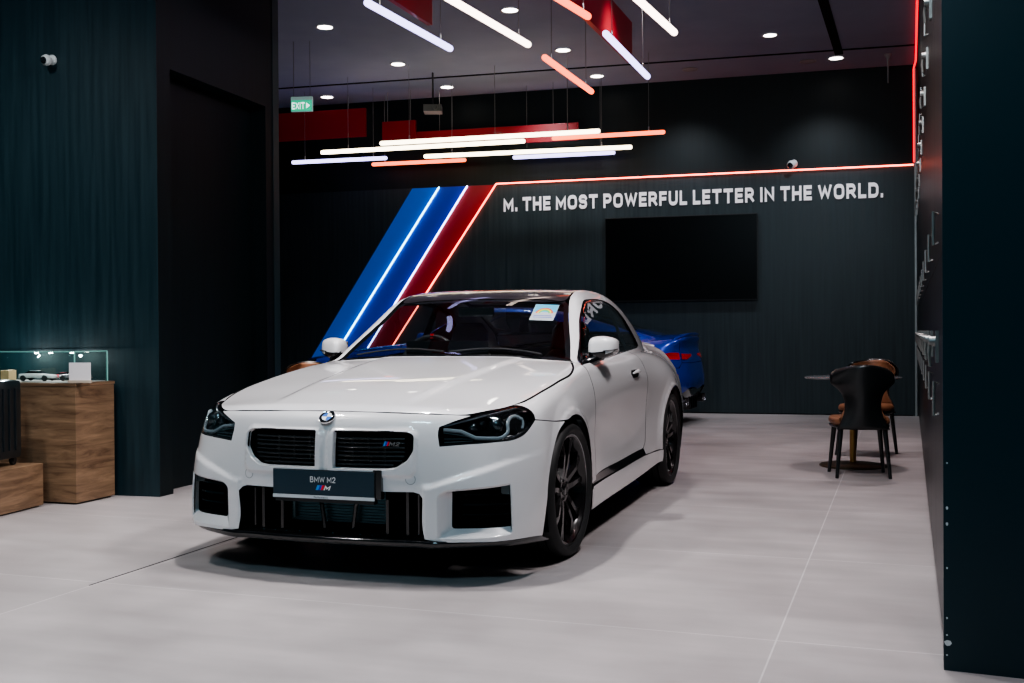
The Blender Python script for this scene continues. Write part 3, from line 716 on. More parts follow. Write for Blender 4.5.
    def tm(x,y,z,tilt=0): return Matrix.Translation((x,y,z))@Matrix.Rotation(-tilt,4,'Y')@Rf
    bd=stroke_text('grille_badge','M2',SATINM,root,.020,.050,.2,.002,tm(.850,.312,.622),slant=.4)
    for i,(m_,w) in enumerate(((MB1,.007),(MB2,.007),(MB3,.007))):
        y=.285+i*.0085; mb=MB(); mb._add([(.851,y,.622),(.851,y+w,.622),(.851,y+w+.008,.642),(.851,y+.008,.642)],[(0,1,2,3)]); mb.build('badge_stripe',m_,bd)
    # plate
    pl=MB().box(.872,.880,-.258,.258,.375,.508).build('plate_holder',BLACKM,root,bevel=.003)
    MB().box(.880,.884,-.254,.254,.395,.504).build('plate_face',PLATEB,pl,bevel=.001)
    MB().box(.880,.8845,-.256,.256,.378,.393).build('plate_strip',mat('plate strip white',(.62,.65,.68),.4),pl,bevel=.001)
    MB().box(.84,.875,.245,.285,.385,.515).build('plate_side',BLACKG,pl,bevel=.003)
    MB().box(.84,.873,-.25,.25,.36,.50).build('plate_bracket',BLACKM,pl)
    stroke_text('plate_lettering','BMW M2',WHITE,pl,.026,.128,.13,.0006,tm(.8842,0,.452),True)
    text_mesh('plate_small_print','Performance',BLACKM,pl,.02,.0003,.07,.008,.0,tm(.8847,-.01,.381),'CENTER')
    for i,m_ in enumerate((MB1,MB2,MB3)):
        y=-.036+i*.0125; mb=MB(); mb._add([(.8846,y,.418),(.8846,y+.0125,.418),(.8846,y+.0215,.440),(.8846,y+.009,.440)],[(0,1,2,3)]); mb.build('plate_stripe',m_,pl)
    stroke_text('plate_emblem_letter','M',WHITE,pl,.022,.030,.28,.0004,tm(.8846,.004,.418),slant=.4)
    # ---- mirrors
    for yy in (1,-1):
        bm=bmesh.new(); bmesh.ops.create_cube(bm,size=1)
        me=bpy.data.meshes.new('mirror_housing')
        bmesh.ops.subdivide_edges(bm,edges=bm.edges,cuts=5,use_grid_fill=True)
        for v in bm.verts:
            x,y,z=v.co*2
            # superellipsoid
            n=4.0; r=(abs(x)**n+abs(y)**n+abs(z)**n)**(1/n); m_=max(abs(x),abs(y),abs(z)); k=m_/r if r else 1
            x,y,z=x*k,y*k,z*k
            taper=1-.22*max(0,y); z*=taper
            if z<0: z*=(1-.15*y)
            x_=x*.062*(1-.25*max(0,y)) ; 
            v.co=(-.90+x*.095*(1-.1*z)-.03*y, yy*(.872+y*.078*(1-.12*(x<0)*abs(x))), 1.035+z*.064*(1+.10*x)+.004*y)
        if yy<0: bmesh.ops.reverse_faces(bm,faces=bm.faces)
        for fc in bm.faces:
            c=fc.calc_center_median(); fc.smooth=True
            if c.z<1.004: fc.material_index=1
            if c.x<-.945: fc.material_index=2 
        bm.to_mesh(me); bm.free()
        for m_ in (PAINT,BLACKG,BLACKG): me.materials.append(m_)
        mh=link(bpy.data.objects.new('mirror_housing',me),root); mh.name='door_mirror'
        MB().tube([(-.78,yy*.79,.950),(-.80,yy*.83,.965),(-.86,yy*.86,.985)],[.028,.024,.028],10).build('mirror_stalk',BLACKG,mh,True)
        MB().box(-.998,-.975,yy*.88-.05,yy*.88+.05,.995,1.075).build('mirror_glass',CHROME,mh,bevel=.002)
        MB().tube([(-.806,yy*.885,1.016),(-.825,yy*.935,1.020),(-.88,yy*.953,1.025)],.003,6).build('turn_signal',mat('smoked lens',(.03,.03,.03),.1,coat=1),mh,True)
        # triangular black mirror base on the door
        MB()._add([(-.62,yy*.812,.932),(-.80,yy*.806,.940),(-.79,yy*.770,1.02),(-.66,yy*.797,.955)],[(0,1,2,3)]).build('mirror_base',BLACKG,mh)
    # ---- wheels
    def wheel(cx,yy,r,rr,w):
        yo=.125; t=MB(); s=yy
        prof=[(rr-.004,s*.105),(rr+.012,s*.118),(rr+.028,s*.134),(r-.030,s*.136),(r-.012,s*.126),(r-.003,s*.105),(r,s*.05),(r,-s*.05),(r-.003,-s*.105),(r-.02,-s*.130),(rr+.02,-s*.13),(rr,-s*.11)]
        
        mb=MB()
        for yy_ in (-.07,-.025,.025,.07): mb.lathe([(r+.0004,yy_-.004),(r+.0006,yy_),(r+.0004,yy_+.004)],72,'y')
        
        rmb=MB().lathe([(rr-.012,-s*.10),(rr-.03,-s*.06),(rr-.035,s*.03),(rr-.02,s*.085),(rr-.012,s*.100),(rr-.004,s*.113),(rr+.006,s*.116),(rr+.008,s*.112),(rr+.002,s*.10)],72,'y')
        grv=mb
        rim_glint=MB().lathe([(rr+.0045,s*.1165),(rr+.0065,s*.1180),(rr+.0085,s*.1165)],72,'y')  # pale ring painting the highlight on the black rim lip
        sp=rmb
        for k in range(10):
            a=2*pi*(k//2)/5+pi/2+(.20 if k%2 else -.20); ai=2*pi*(k//2)/5+pi/2+(.34 if k%2 else -.34)*.8
            d=lambda ang,rad,y:(rad*cos(ang),s*y,rad*sin(ang))
            path=[d(ai,.055,.083),d(a*.5+ai*.5,.12,.094),d(a,rr*.66,.100),d(a+(.05 if k%2 else -.05),rr-.012,.098)]
            for i in range(3):
                p,q=Vector(path[i]),Vector(path[i+1]); dr_=(q-p).normalized(); sd=dr_.cross(Vector((0,1,0))).normalized()
                w0=(.015,.012,.0105,.013)[i]; w1=(.015,.012,.0105,.013)[i+1]; dp=Vector((0,-s*.028,0))
                sp._add([p-sd*w0,p+sd*w0,q+sd*w1,q-sd*w1,p-sd*w0*1.4+dp,p+sd*w0*1.4+dp,q+sd*w1*1.4+dp,q-sd*w1*1.4+dp],[(0,1,2,3),(0,4,5,1),(3,2,6,7),(1,5,6,2),(0,3,7,4)])
            # forked tip
            e=path[2]; a2=a+(.19 if k%2 else -.19); q=Vector(d(a2,rr-.012,.096)); p=Vector(e); dr_=(q-p).normalized(); sd=dr_.cross(Vector((0,1,0))).normalized(); dp=Vector((0,-s*.024,0))
            sp._add([p-sd*.007,p+sd*.007,q+sd*.008,q-sd*.008,p-sd*.01+dp,p+sd*.01+dp,q+sd*.011+dp,q-sd*.011+dp],[(0,1,2,3),(0,4,5,1),(3,2,6,7),(1,5,6,2),(0,3,7,4)])
        sp.lathe([(.0001,s*.088),(.030,s*.090),(.034,s*.084),(.062,s*.085),(.075,s*.06),(.075,s*.03)],40,'y')
        o=sp.build('wheel',RIMM,root,35,loc=(cx,yy*(.797 if cx==0 else .80),r),rot=(0,0,radians(-2.2) if cx==0 else 0)); rm=o
        rim_glint.build('rim_glint',SATINM,o,True)
        t.lathe(prof,72,'y').build('tyre',RUBBER,o,50)
        grv.build('tyre_groove',BLACKD,o)
        hc=MB().lathe([(.0001,s*.0925),(.024,s*.0925),(.029,s*.090)],28,'y').build('hub_cap',BLACKG,rm,True)
        mb=MB()
        for k in range(5):
            a=2*pi*k/5; mb.lathe([(.0001,s*.090),(.009,s*.089),(.010,s*.08)],12,'y',(.047*cos(a),0,.047*sin(a)))
        mb.build('wheel_bolts',BLACKM,rm)
        mb=MB().lathe([(.10,s*.035),(.19 if r<.4 else .18,s*.035),(.19,s*.02),(.19,s*.005),(.10,s*.005),(.10,s*.035)],48,'y'); bd_=mb.build('brake_disc',STEEL,o,50)
        c=MB(); ang=np.linspace(20,80,8) if cx==0 else np.linspace(10,60,8)
        for i in range(7):
            a,b=radians(180-ang[i]),radians(180-ang[i+1])
            v=[]
            for aa in (a,b):
                for rd in (.125,.205):
                    for y in (s*-.02,s*.060): v.append((rd*cos(aa),y,rd*sin(aa)))
            c._add(v,[(0,1,3,2),(4,6,7,5),(0,4,5,1),(2,3,7,6),(0,2,6,4),(1,5,7,3)])
        c.build('brake_caliper',CAL,o)
        return o
    for yy in (1,-1):
        wheel(0,yy,.337,.268,.275); wheel(-2.747,yy,.340,.272,.285)
    # ---- interior
    cab=MB(); cab.box(-2.6,-.66,-.70,.70,.30,.34); cab.box(-2.75,-2.6,-.62,.62,.3,1.02); cab.build('cabin_floor',BLACKD,root)
    # dashboard
    V=[];Fc=[]; ys=np.linspace(-.72,.72,13)
    for y in ys:
        hmp=.028*exp(-((y+.36)/.16)**2)
        V+=[(-.66,y,.90),(-.74,y,.945),(-.95,y,.958+hmp),(-1.05,y,.945+hmp),(-1.10,y,.86),(-1.05,y,.6)]
    for i in range(12):
        for j in range(5): Fc.append((i*6+j,i*6+j+1,(i+1)*6+j+1,(i+1)*6+j))
    ds=mesh_obj('dashboard',V,Fc,LEATH,root,smooth=True)
    MB().box(-1.06,-1.05,-.45,.10,.965,1.075).build('display_screen',BLACKG,ds,bevel=.004)
    sw=MB(); n=36; cx_,cy_,cz_=-1.22,-.37,.93; tl=radians(22)
    ring=[(cx_+.185*sin(2*pi*k/n)*sin(tl)*-1,cy_+.185*cos(2*pi*k/n),cz_+.185*sin(2*pi*k/n)*cos(tl)) for k in range(n+1)]
    sw.tube(ring,.016,8,False)
    for a in (0,180,270): sw.tube([(cx_+.02,cy_,cz_),(cx_-.17*sin(radians(a))*sin(tl),cy_+.17*cos(radians(a)),cz_+.17*sin(radians(a))*cos(tl))],.014,6)
    sw.lathe([(.0001,-.03),(.06,-.02),(.065,.02)],20,'x',(cx_,cy_,cz_))
    so=sw.build('steering_wheel',LEATH,root,True)
    MB().box(cx_-.075,cx_-.055,cy_-.01,cy_+.01,cz_+.16,cz_+.19).build('wheel_marker',mat('red marker',(.8,.02,.02),.4),so)
    def seat(x,y,rear=False):
        s_=None; off_=(x,y,.34)
        w=.25
        def blob(name,secs,mat_,par):
            V=[];Fc=[];m=16
            for (cx1,cz1,hw,ht,ax) in secs:
                for k in range(m):
                    a=2*pi*k/m; u=hw*np.sign(cos(a))*abs(cos(a))**.6; v=ht*np.sign(sin(a))*abs(sin(a))**.6
                    V.append((cx1+v*cos(ax)+off_[0],u+off_[1],cz1+v*sin(ax)+off_[2]))
            for i in range(len(secs)-1):
                for k in range(m): Fc.append((i*m+k,i*m+(k+1)%m,(i+1)*m+(k+1)%m,(i+1)*m+k))
            Fc.append(tuple(range(m))[::-1]); Fc.append(tuple(range((len(secs)-1)*m,len(secs)*m)))
            o=mesh_obj(name,V,Fc,mat_,par,smooth=True); return o
        s_=blob('seat' if not rear else 'rear_seat',[(.30,.16,.20,.05,pi/2),(.26,.17,.25,.08,pi/2),(.0,.14,.26,.09,pi/2),(-.22,.12,.24,.09,pi/2)],LEATH,root)
        if not rear:
            blob('seat_back',[(-.24,.10,.22,.07,.25),(-.28,.28,.26,.08,.25),(-.34,.48,.25,.075,.25),(-.39,.60,.20,.06,.25),(-.42,.66,.13,.05,.25)],LEATH,s_)
            blob('headrest',[(-.40,.66,.08,.035,.2),(-.41,.70,.135,.05,.2),(-.43,.80,.13,.05,.2),(-.44,.85,.09,.03,.2)],LEATH,s_)
        else:
            blob('seat_back',[(-.24,.10,.24,.07,.35),(-.32,.35,.25,.08,.35),(-.40,.58,.20,.06,.35)],LEATH,s_)
    for y in (-.37,.37): seat(-1.55,y); seat(-2.35,y*.9,True)
    # rear view mirror, wipers, screen label
    rv=MB().box(-1.13,-1.10,-.115,.115,1.225,1.285).build('interior_mirror',BLACKG,root,bevel=.01)
    wp=MB()
    for (y0,y1) in ((-.05,-.62),(.55,-.02)):
        pts=[]
        for t in np.linspace(0,1,10):
            y=y0+(y1-y0)*t; x=-.70-.035*sin(pi*t); z=float(top(np.array([[x,y]]))[0][2]); pts.append((x,y,z+.012))
        wp.tube(pts,.006,6)
    wp.build('wiper',BLACKM,root)
    def wsl(y,t): # point on the windscreen: t along the slope in x
        p=top(np.array([[t,y]]))[0]; g=grad(f_all,p[None])[0]; return p+g*.003,g
    # label: white card with blue top and rainbow arc
    def quad(name,y0,y1,xa,xb,m_,par,off=0.0):
        vs=[]; 
        for (yy_,xx) in ((y0,xa),(y1,xa),(y1,xb),(y0,xb)):
            p,g=wsl(yy_,xx); vs.append(tuple(p+g*off))
        return MB()._add(vs,[(0,1,2,3)]).build(name,m_,par)
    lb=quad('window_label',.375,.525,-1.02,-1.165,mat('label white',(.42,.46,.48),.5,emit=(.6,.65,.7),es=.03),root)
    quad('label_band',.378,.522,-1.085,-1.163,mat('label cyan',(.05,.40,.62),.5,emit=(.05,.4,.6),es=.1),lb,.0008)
    for i,(r_,m_) in enumerate(((.055,mat('arc red',(.7,.08,.03),.5)),(.045,mat('arc yellow',(.8,.6,.05),.5)),(.035,mat('arc green',(.1,.5,.15),.5)))):
        mb=MB(); n=12; vs=[]
        for k in range(n+1):
            a=pi*k/n
            for rr_ in (r_,r_-.009):
                p,g=wsl(.45+rr_*cos(a),-1.085-rr_*sin(a)*.85); vs.append(tuple(p+g*.0016))
        mb._add(vs,[(2*k,2*k+1,2*k+3,2*k+2) for k in range(n)]); mb.build('label_arc',m_,lb)
    quad('label_print',.39,.51,-1.045,-1.050,MB2,lb,.0012); quad('label_print',.39,.50,-1.06,-1.065,MB2,lb,.0012)

# =====================================================================
#  camera
# =====================================================================
CF,CH,CP,CRL=1094.75,1.12085,.00764936,-.0065657
c_,s_=cos(CRL),sin(CRL); cp_,sp_=cos(CP),sin(CP)
def ray(px,py):
    X,Y=px-512,py-341.5; u=c_*X+s_*Y; v=-s_*X+c_*Y
    return Vector((u,CF*cp_-v*sp_,-CF*sp_-v*cp_))/CF
def on_z(px,py,z=0.0):
    d=ray(px,py); return Vector((0,0,CH))+d*((z-CH)/d.z)
def on_wall(px,py,y0=15.82,m=-.283):
    d=ray(px,py); return Vector((0,0,CH))+d*(y0/(d.y-m*d.x))
cam=bpy.data.cameras.new('camera'); cam.sensor_width=36; cam.lens=CF/1024*36; cam.clip_end=200
co=bpy.data.objects.new('camera',cam); COL.objects.link(co)
r_=Vector((1,0,0)); f_=Vector((0,cp_,-sp_)); u_=Vector((0,sp_,cp_))
R1=r_*c_+u_*s_; U1=u_*c_-r_*s_
M=Matrix((R1,U1,-f_)).transposed().to_4x4(); M.translation=(0,0,CH); co.matrix_world=M
bpy.context.scene.camera=co
# =====================================================================
#  room
# =====================================================================
DX,DY=.356,1.0; dl=hypot(DX,DY); RD=Vector((DX/dl,DY/dl,0)); RW=Vector((DY/dl,-DX/dl,0)); RA=-atan2(DX,DY)
MB_=-.283; WD=Vector((1,MB_,0)).normalized(); WN=Vector((MB_,-1,0)).normalized()   # back wall direction / normal towards the room
WA=atan2(MB_,1)
H=4.6
# floor
fm=mat('stone tile floor',(.4,.38,.38),.42,spec=.35); nt=fm.node_tree; L_=nt.links.new; b=nt.nodes['Principled BSDF']
tc=N(fm,'ShaderNodeTexCoord'); 
br=N(fm,'ShaderNodeTexBrick'); br.offset=0; br.inputs['Scale'].default_value=1; br.inputs['Mortar Size'].default_value=.0035; br.inputs['Brick Width'].default_value=3.0; br.inputs['Row Height'].default_value=1.5; br.inputs['Mortar Smooth'].default_value=.2
br.inputs['Color1'].default_value=(.350,.322,.322,1); br.inputs['Color2'].default_value=(.385,.352,.352,1); br.inputs['Mortar'].default_value=(.52,.49,.49,1)
mp=N(fm,'ShaderNodeMapping'); mp.inputs['Location'].default_value=(0,.35,0)
n1=N(fm,'ShaderNodeTexNoise'); n1.inputs['Scale'].default_value=1.1; n1.inputs['Detail'].default_value=7; n1.inputs['Roughness'].default_value=.6
n2=N(fm,'ShaderNodeTexNoise'); n2.inputs['Scale'].default_value=1.0; n2.inputs['Detail'].default_value=5
mp2=N(fm,'ShaderNodeMapping'); mp2.inputs['Scale'].default_value=(1.2,6,1)
mr=N(fm,'ShaderNodeMapRange'); mr.inputs[1].default_value=.3; mr.inputs[2].default_value=.7; mr.inputs[3].default_value=.80; mr.inputs[4].default_value=1.14
mr2=N(fm,'ShaderNodeMapRange'); mr2.inputs[1].default_value=.3; mr2.inputs[2].default_value=.7; mr2.inputs[3].default_value=.90; mr2.inputs[4].default_value=1.08
mu=N(fm,'ShaderNodeMath',operation='MULTIPLY'); mx=N(fm,'ShaderNodeVectorMath',operation='SCALE')
L_(tc.outputs['Object'],mp.inputs[0]); L_(mp.outputs[0],br.inputs['Vector']); L_(tc.outputs['Object'],n1.inputs['Vector']); L_(tc.outputs['Object'],mp2.inputs[0]); L_(mp2.outputs[0],n2.inputs['Vector'])
L_(n1.outputs[0],mr.inputs[0]); L_(n2.outputs[0],mr2.inputs[0]); L_(mr.outputs[0],mu.inputs[0]); L_(mr2.outputs[0],mu.inputs[1]); L_(br.outputs['Color'],mx.inputs[0]); L_(mu.outputs[0],mx.inputs['Scale']); L_(mx.outputs[0],b.inputs['Base Color'])
mr3=N(fm,'ShaderNodeMapRange'); mr3.inputs[1].default_value=.3; mr3.inputs[2].default_value=.7; mr3.inputs[3].default_value=.36; mr3.inputs[4].default_value=.52; L_(n1.outputs[0],mr3.inputs[0]); L_(mr3.outputs[0],b.inputs['Roughness'])
def struct(o): o['kind']='structure'; return o
struct(MB().box(-14,14,-12,16,-.1,0).build('floor',fm,loc=(1.068,4.29,0),rot=(0,0,RA)))
WT=noise_mat('teal stained veneer',(.0065,.022,.030),(.0120,.034,.044),9,(3,3,.12),.42,detail=6,spec=.4,r2=.5)
WT2=noise_mat('dark stained veneer',(.013,.024,.029),(.024,.038,.044),9,(3,3,.10),.38,detail=6,spec=.4,r2=.5)
WBLK=noise_mat('near black and shaded panel',(.0010,.0052,.0068),(.0016,.0082,.0105),8,(3,3,.12),.5,spec=.3)
CEIL=noise_mat('charcoal ceiling',(.26,.295,.38),(.30,.33,.42),1.2,(1,1,1),.75,spec=.2)
CEIL2=mat('dark ceiling edge',(.02,.03,.034),.7)
TRIMM=mat('pale metal trim',(.35,.38,.38),.4,metal=.5)
def wallbox(name,p,q,z0,z1,t,m,side=1):
    p=Vector((p[0],p[1],0)); q=Vector((q[0],q[1],0)); L=(q-p).length; a=atan2((q-p).y,(q-p).x)
    y0,y1=(0,t) if side>0 else (-t,0)
    return struct(MB().box(0,L,y0,y1,z0,z1).build(name,m,loc=(p.x,p.y,0),rot=(0,0,a)))
def W(x,off=0.0,z=0.0): # point in front of the back wall
    return Vector((x,15.82+MB_*x,z))+WN*off
wallbox('wall_back',W(-9),W(5.60),0,3.275,.25,WT2)
wallbox('wall_upper',W(-9,-.02),W(5.60,-.02),3.275,H,.25,WBLK)
struct(MB().box(-16,16,-14,14,H,H+.2).build('ceiling',CEIL,loc=(0,4,0),rot=(0,0,WA)))
# darker strip of ceiling by the back wall with a shadow groove
wallbox('trim_1',W(-9,1.35),W(5.6,1.05),H-.012,H+.02,.03,BLACKD)
g1=on_z(835,54,H); g2=on_z(818,0,H); g3=g1+(g2-g1)*3.2
wallbox('trim_2',g1,g3,H-.015,H+.02,.10,BLACKD)
# lockers end wall / right cabinet wall
LA=Vector((1.418,3.604,0)); LB=Vector((5.265,14.20,0)); ld=(LB-LA).normalized(); ln=Vector((-ld.y,ld.x,0)) # ln points left
# left pillar (two faces) 
PC=Vector((-2.449,7.587,0)); PE=Vector((-1.956,9.23,0)); WL=Vector((-1,.283,0)).normalized()
wl_=PC+WL*7.5
def prism(name,pts,z0,z1,m):
    n=len(pts); v=[(p[0],p[1],z0) for p in pts]+[(p[0],p[1],z1) for p in pts]
    return struct(MB()._add(v,[tuple(range(n))[::-1],tuple(range(n,2*n))]+[(i,(i+1)%n,n+(i+1)%n,n+i) for i in range(n)]).build(name,m))
PD=(PE-PC).normalized(); pn=Vector((PD.y,-PD.x,0))
# front face plus side face with a recessed doorway
d0,d1=on_z(175,490).copy(),None
t0=.16; t1=1.50; rec=.14; side0=PC+PD*t0; side1=PC+PD*t1
wallbox('wall_left',(wl_.x,wl_.y),(PC.x,PC.y),0,H,.14,WT,1)
prism('wall_return',[PC+PD*.002,side0,side0-pn*rec,PC+PD*.002-pn*.15],0,H,WBLK)  # same veneer as the left wall, its unlit shade put into the colour
prism('wall_pillar',[side1,side1-pn*rec,side1-pn*.9,PE-pn*.9,PE],0,H,WBLK)
prism('wall_doorhead',[side0,side0-pn*rec,side1-pn*rec,side1],3.0,H,WBLK)
prism('door_1',[side0-pn*rec,side0-pn*(rec+.06),side1-pn*(rec+.06),side1-pn*rec],0,3.0,WBLK)
pm=MB(); q0=PE-PD*.10+pn*.002; q1=PE+pn*.002
struct(wallbox('trim_3',(q0.x,q0.y),(q1.x,q1.y),.0,H,.004,mat('grey reveal',(.008,.026,.030),.45),-1))
# side enclosure far left, right and behind
wallbox('wall_far_left',(-9,18.3),(-9,9.6),0,H,.2,WBLK)
# thin black baseboard line at the back wall
struct(wallbox('baseboard_back',W(-9,.012),W(5.25,.012),0,.012,.012,BLACKD))
struct(MB().box(-.012,.012,-.01,.01,0,H).build('trim_4',TRIMM,loc=tuple(W(5.285,.02)),rot=(0,0,WA)))
# ---------- floor joint (dark) ----------
a=on_z(90,585.5); b_=on_z(240,536.5); e=b_+(b_-a)*.6
struct(wallbox('trim_5',a,e,-.001,.0012,.007,BLACKD))
# ---------- right locker wall ----------
EP=noise_mat('teal end panel',(.0022,.0195,.0275),(.003,.0225,.0315),2,(1,1,.2),.35,spec=.35)
LK=mat('satin locker front',(.005,.007,.008),.34,spec=.25)
HND=mat('grey handle metal',(.24,.24,.23),.4,metal=.6)
LKB=mat('locker carcass',(.004,.005,.006),.4)
en=on_z(1024,679); ed=(en-LA); ed.z=0; ed.normalize()
lr=Vector((ld.y,-ld.x,0))
# end panel
a3=LA; b3=LA+ed*1.6
prism('wall_right',[a3+ld*.0,b3,b3+ld*.05,a3+ld*.05],0,H,EP)
chip=mat('white paint chip',(.6,.62,.62),.6)
en2=Vector((ed.y,-ed.x,0))
if en2.y>0: en2=-en2
for (px,py,w,h) in ((947,508,.004,.006),(947,524,.004,.006),(947,463,.003,.003),(947,568,.003,.004),(947,618,.003,.004),(947,635,.003,.003),(948,643,.012,.010),(947,655,.003,.003)):
    d=ray(px,py); n=en2; t=(LA-Vector((0,0,CH))).dot(n)/d.dot(n); p=Vector((0,0,CH))+d*t+n*.0008
    k=7; MB()._add([p+ed*(w*cos(2*pi*i/k)*(1+.3*sin(3*i)))+Vector((0,0,1))*(h*sin(2*pi*i/k)) for i in range(k)],[tuple(range(k))]).build('paint_chip',chip,bpy.data.objects['wall_right'])
# lockers
nl=9; w=1.04; y00=.05
hz=[(2.20,2.06),(1.565,1.445),(.93,.80)]
def along(t,off=0,z=0): return LA+ld*t+ln*off+Vector((0,0,z))
la=atan2(ld.y,ld.x)
for k in range(11):
    s0=.05+w*k*1.0; s1=min(s0+w-.006,11.2)
    if s1-s0<.3: break
    r=empty('locker',tuple(along(s0)),la,['nearest','second','third','fourth','fifth','sixth','seventh','eighth','ninth','tenth','farthest'][k]+' black gloss locker column along the right wall, counted from the camera','locker')
    MB().box(0,s1-s0,-.62,-.024,0,H-.012).build('carcass',LKB,r)
    for (z0,z1,nm) in ((.10,1.38,'door'),(1.386,2.45,'door'),(2.456,H-.02,'door')):
        d=MB().box(.003,s1-s0-.003,-.022,0,z0,z1).build(nm,LK,r,bevel=.002)
        zc={.10:(.80,.93),1.386:(1.44,1.566),2.456:(2.75,2.90)}[z0]
        x=s1-s0-.55
        MB().tube([(x,.0,zc[0]+.01),(x,.018,zc[0]),(x,.018,zc[1]),(x,.0,zc[1]-.01)],.0055,6).build('handle',HND,d,True)
        if z0!=1.386:
            zl=2.62 if z0>2 else 1.06
            lk=MB(); lk.box(x-.03,x+.02,0,.012,zl-.06,zl+.06); lk.lathe([(.0001,.035),(.018,.034),(.02,.012)],14,'y',(x-.005,0,zl+.02)); lk.tube([(x-.005,.03,zl),(x-.005,.034,zl-.03),(x-.01,.030,zl-.075)],.006,6)
            lk.build('lock',HND,d,True)
# ---------- LED strips, painted stripes ----------
def strip_on_wall(name,uv,m,off,label,cat,t=.0):
    pts=[W(x,off,z) for x,z in uv]; n=len(pts); bk=[p-WN*(off-.001) for p in pts]
    v=[tuple(p) for p in pts+bk]; 
    o=MB()._add(v,[tuple(range(n)),tuple(range(n,2*n))[::-1]]+[(i,(i+1)%n,n+(i+1)%n,n+i) for i in range(n)]).build(name,m); tag(o,label,cat); return o
def wx(px,py): p=on_wall(px,py); return (p.x,p.z)
SB1=mat('bright blue stripe',(.001,.080,.42),.45,emit=(.0,.09,.55),es=.30); SB2=mat('royal blue stripe',(.002,.022,.27),.45,emit=(.0,.03,.40),es=.28); SB3=mat('red stripe',(.20,.002,.010),.5,emit=(.45,.005,.02),es=.12)  # bands also glow faintly, brightness put into the paint
a0=wx(413,187.5); a1=wx(318,347); l1=wx(440,187); l1b=wx(347,337); l2=wx(468,186); l2b=wx(398,300); l3=wx(497,184.5); l3b=wx(428,292)
def ext(a,b,z): t=(z-a[1])/(b[1]-a[1]); return (a[0]+(b[0]-a[0])*t,z)
ZT=3.272; ZB=.02
e0=[ext(a0,a1,ZT),ext(a0,a1,ZB)]; e1=[ext(l1,l1b,ZT),ext(l1,l1b,ZB)]; e2=[ext(l2,l2b,ZT),ext(l2,l2b,ZB)]; e3=[ext(l3,l3b,ZT),ext(l3,l3b,ZB)]
strip_on_wall('wall_stripe',[e0[0],e0[1],e1[1],e1[0]],SB1,.006,'bright light blue slanted band on the back wall, leftmost band','wall stripe')
strip_on_wall('wall_stripe',[e1[0],e1[1],e2[1],e2[0]],SB2,.007,'royal blue slanted band in the middle of the three bands','wall stripe')
strip_on_wall('wall_stripe',[e2[0],e2[1],e3[1],e3[0]],SB3,.006,'red slanted band nearest to the slogan lettering','wall stripe')
def led(name,pts,m,label,r=.010):
    o=MB().tube(pts,r,8).build(name,m,smooth=True); tag(o,label,'led strip'); return o
E1=emis('cyan led',(.35,.85,1),9); E2=emis('lavender led',(.6,.62,1),9); E3=emis('red led',(1,.16,.10),9); E3b=emis('deep red led',(1,.015,.03),1.7)
for e,m_,lb in ((e1,E1,'pale cyan glowing line between the two blue bands'),(e2,E2,'lavender glowing line between the blue and red bands')):
    led('led_strip',[W(e[0][0],.03,ZT),W(e[1][0],.03,ZB)],m_,lb)
le=W(5.21,.03)
led('led_strip',[W(e3[1][0],.03,ZB),W(e3[0][0],.03,ZT+.01),W(5.262,.03,3.285)],E3,'red glowing line edging the red band and running above the slogan')
lt=[W(5.268,.03,3.315),W(5.268,.03,H-.06)]
lt+=[Vector((LB.x,LB.y,0))+ln*.015-ld*t+Vector((0,0,H-.05)) for t in (.3,3,6,9)]
led('led_strip',lt,E3b,'deep red glowing line rising at the right corner and running along the ceiling',.014)
# slogan
T0=on_wall(504,212.5); T1=on_wall(883,197)
Mw=Matrix((Vector((WD.x,WD.y,0)),Vector((0,0,1)),-WN*-1)).transposed().to_4x4()
Mw.translation=W(T0.x,.012,2.875)
s1=stroke_text('wall_lettering','M. THE MOST POWERFUL LETTER IN THE WORLD.',mat('white letters',(.72,.70,.72),.5,emit=(.9,.85,.9),es=.36),None,.200,(W(4.90)-W(T0.x)).length,.245,.006,Mw,words=True)  # letters given a faint glow to read whiter
tag(s1,'white capital letter slogan mounted across the top of the dark back wall','sign')
# television
tv=empty('television',tuple(W(2.34,.0,2.14)),WA,'large black switched-off flat screen on the back wall below the slogan','television')
w_=(W(3.35)-W(1.333)).length
MB().box(-w_/2,w_/2,-.07,-.025,-.59,.585).build('tv_body',BLACKM,tv,bevel=.004)
MB().box(-w_/2+.012,w_/2-.012,-.074,-.07,-.575,.572).build('tv_screen',mat('black screen',(.001,.0015,.002),.3,spec=.12),tv)
MB().box(-.3,.3,-.03,-.002,-.2,.2).build('wall_bracket',BLACKM,tv)
# ---------- cameras on walls ----------
def dome(name,p,n,label,s=1.0):
    q=n.to_track_quat('Z','Y'); o=empty(name,tuple(p)); o.rotation_mode='QUATERNION'; o.rotation_quaternion=q; tag(o,label,'security camera')
    wm=mat('white housing',(.62,.64,.64),.4)
    MB().lathe([(.0001,0),(.05*s,0),(.05*s,.015*s),(.03*s,.03*s),(.022*s,.05*s)],24,'z').build('mount',wm,o,True)
    MB().lathe([(.022*s,.045*s),(.048*s,.06*s),(.056*s,.085*s),(.05*s,.11*s),(.036*s,.122*s)],28,'z').build('housing',wm,o,True)
    MB().lathe([(.036*s,.120*s),(.03*s,.135*s),(.0001,.142*s)],24,'z').build('lens_dome',mat('camera lens',(.01,.012,.015),.05,coat=1),o,True)
    return o
d=ray(53,60); nA=Vector((-.283,-1,0)).normalized(); t=(PC-Vector((0,0,CH))).dot(nA)/d.dot(nA); dome('security_camera',Vector((0,0,CH))+d*t,(nA+Vector((-.15,0,-.25))).normalized(),'small white dome camera high on the teal wall at the left',.72)
p=on_wall(794,163.5); dome('security_camera',p,(WN+Vector((-.5,0,-.4))).normalized(),'small white camera on the back wall just above the red line',1.05)
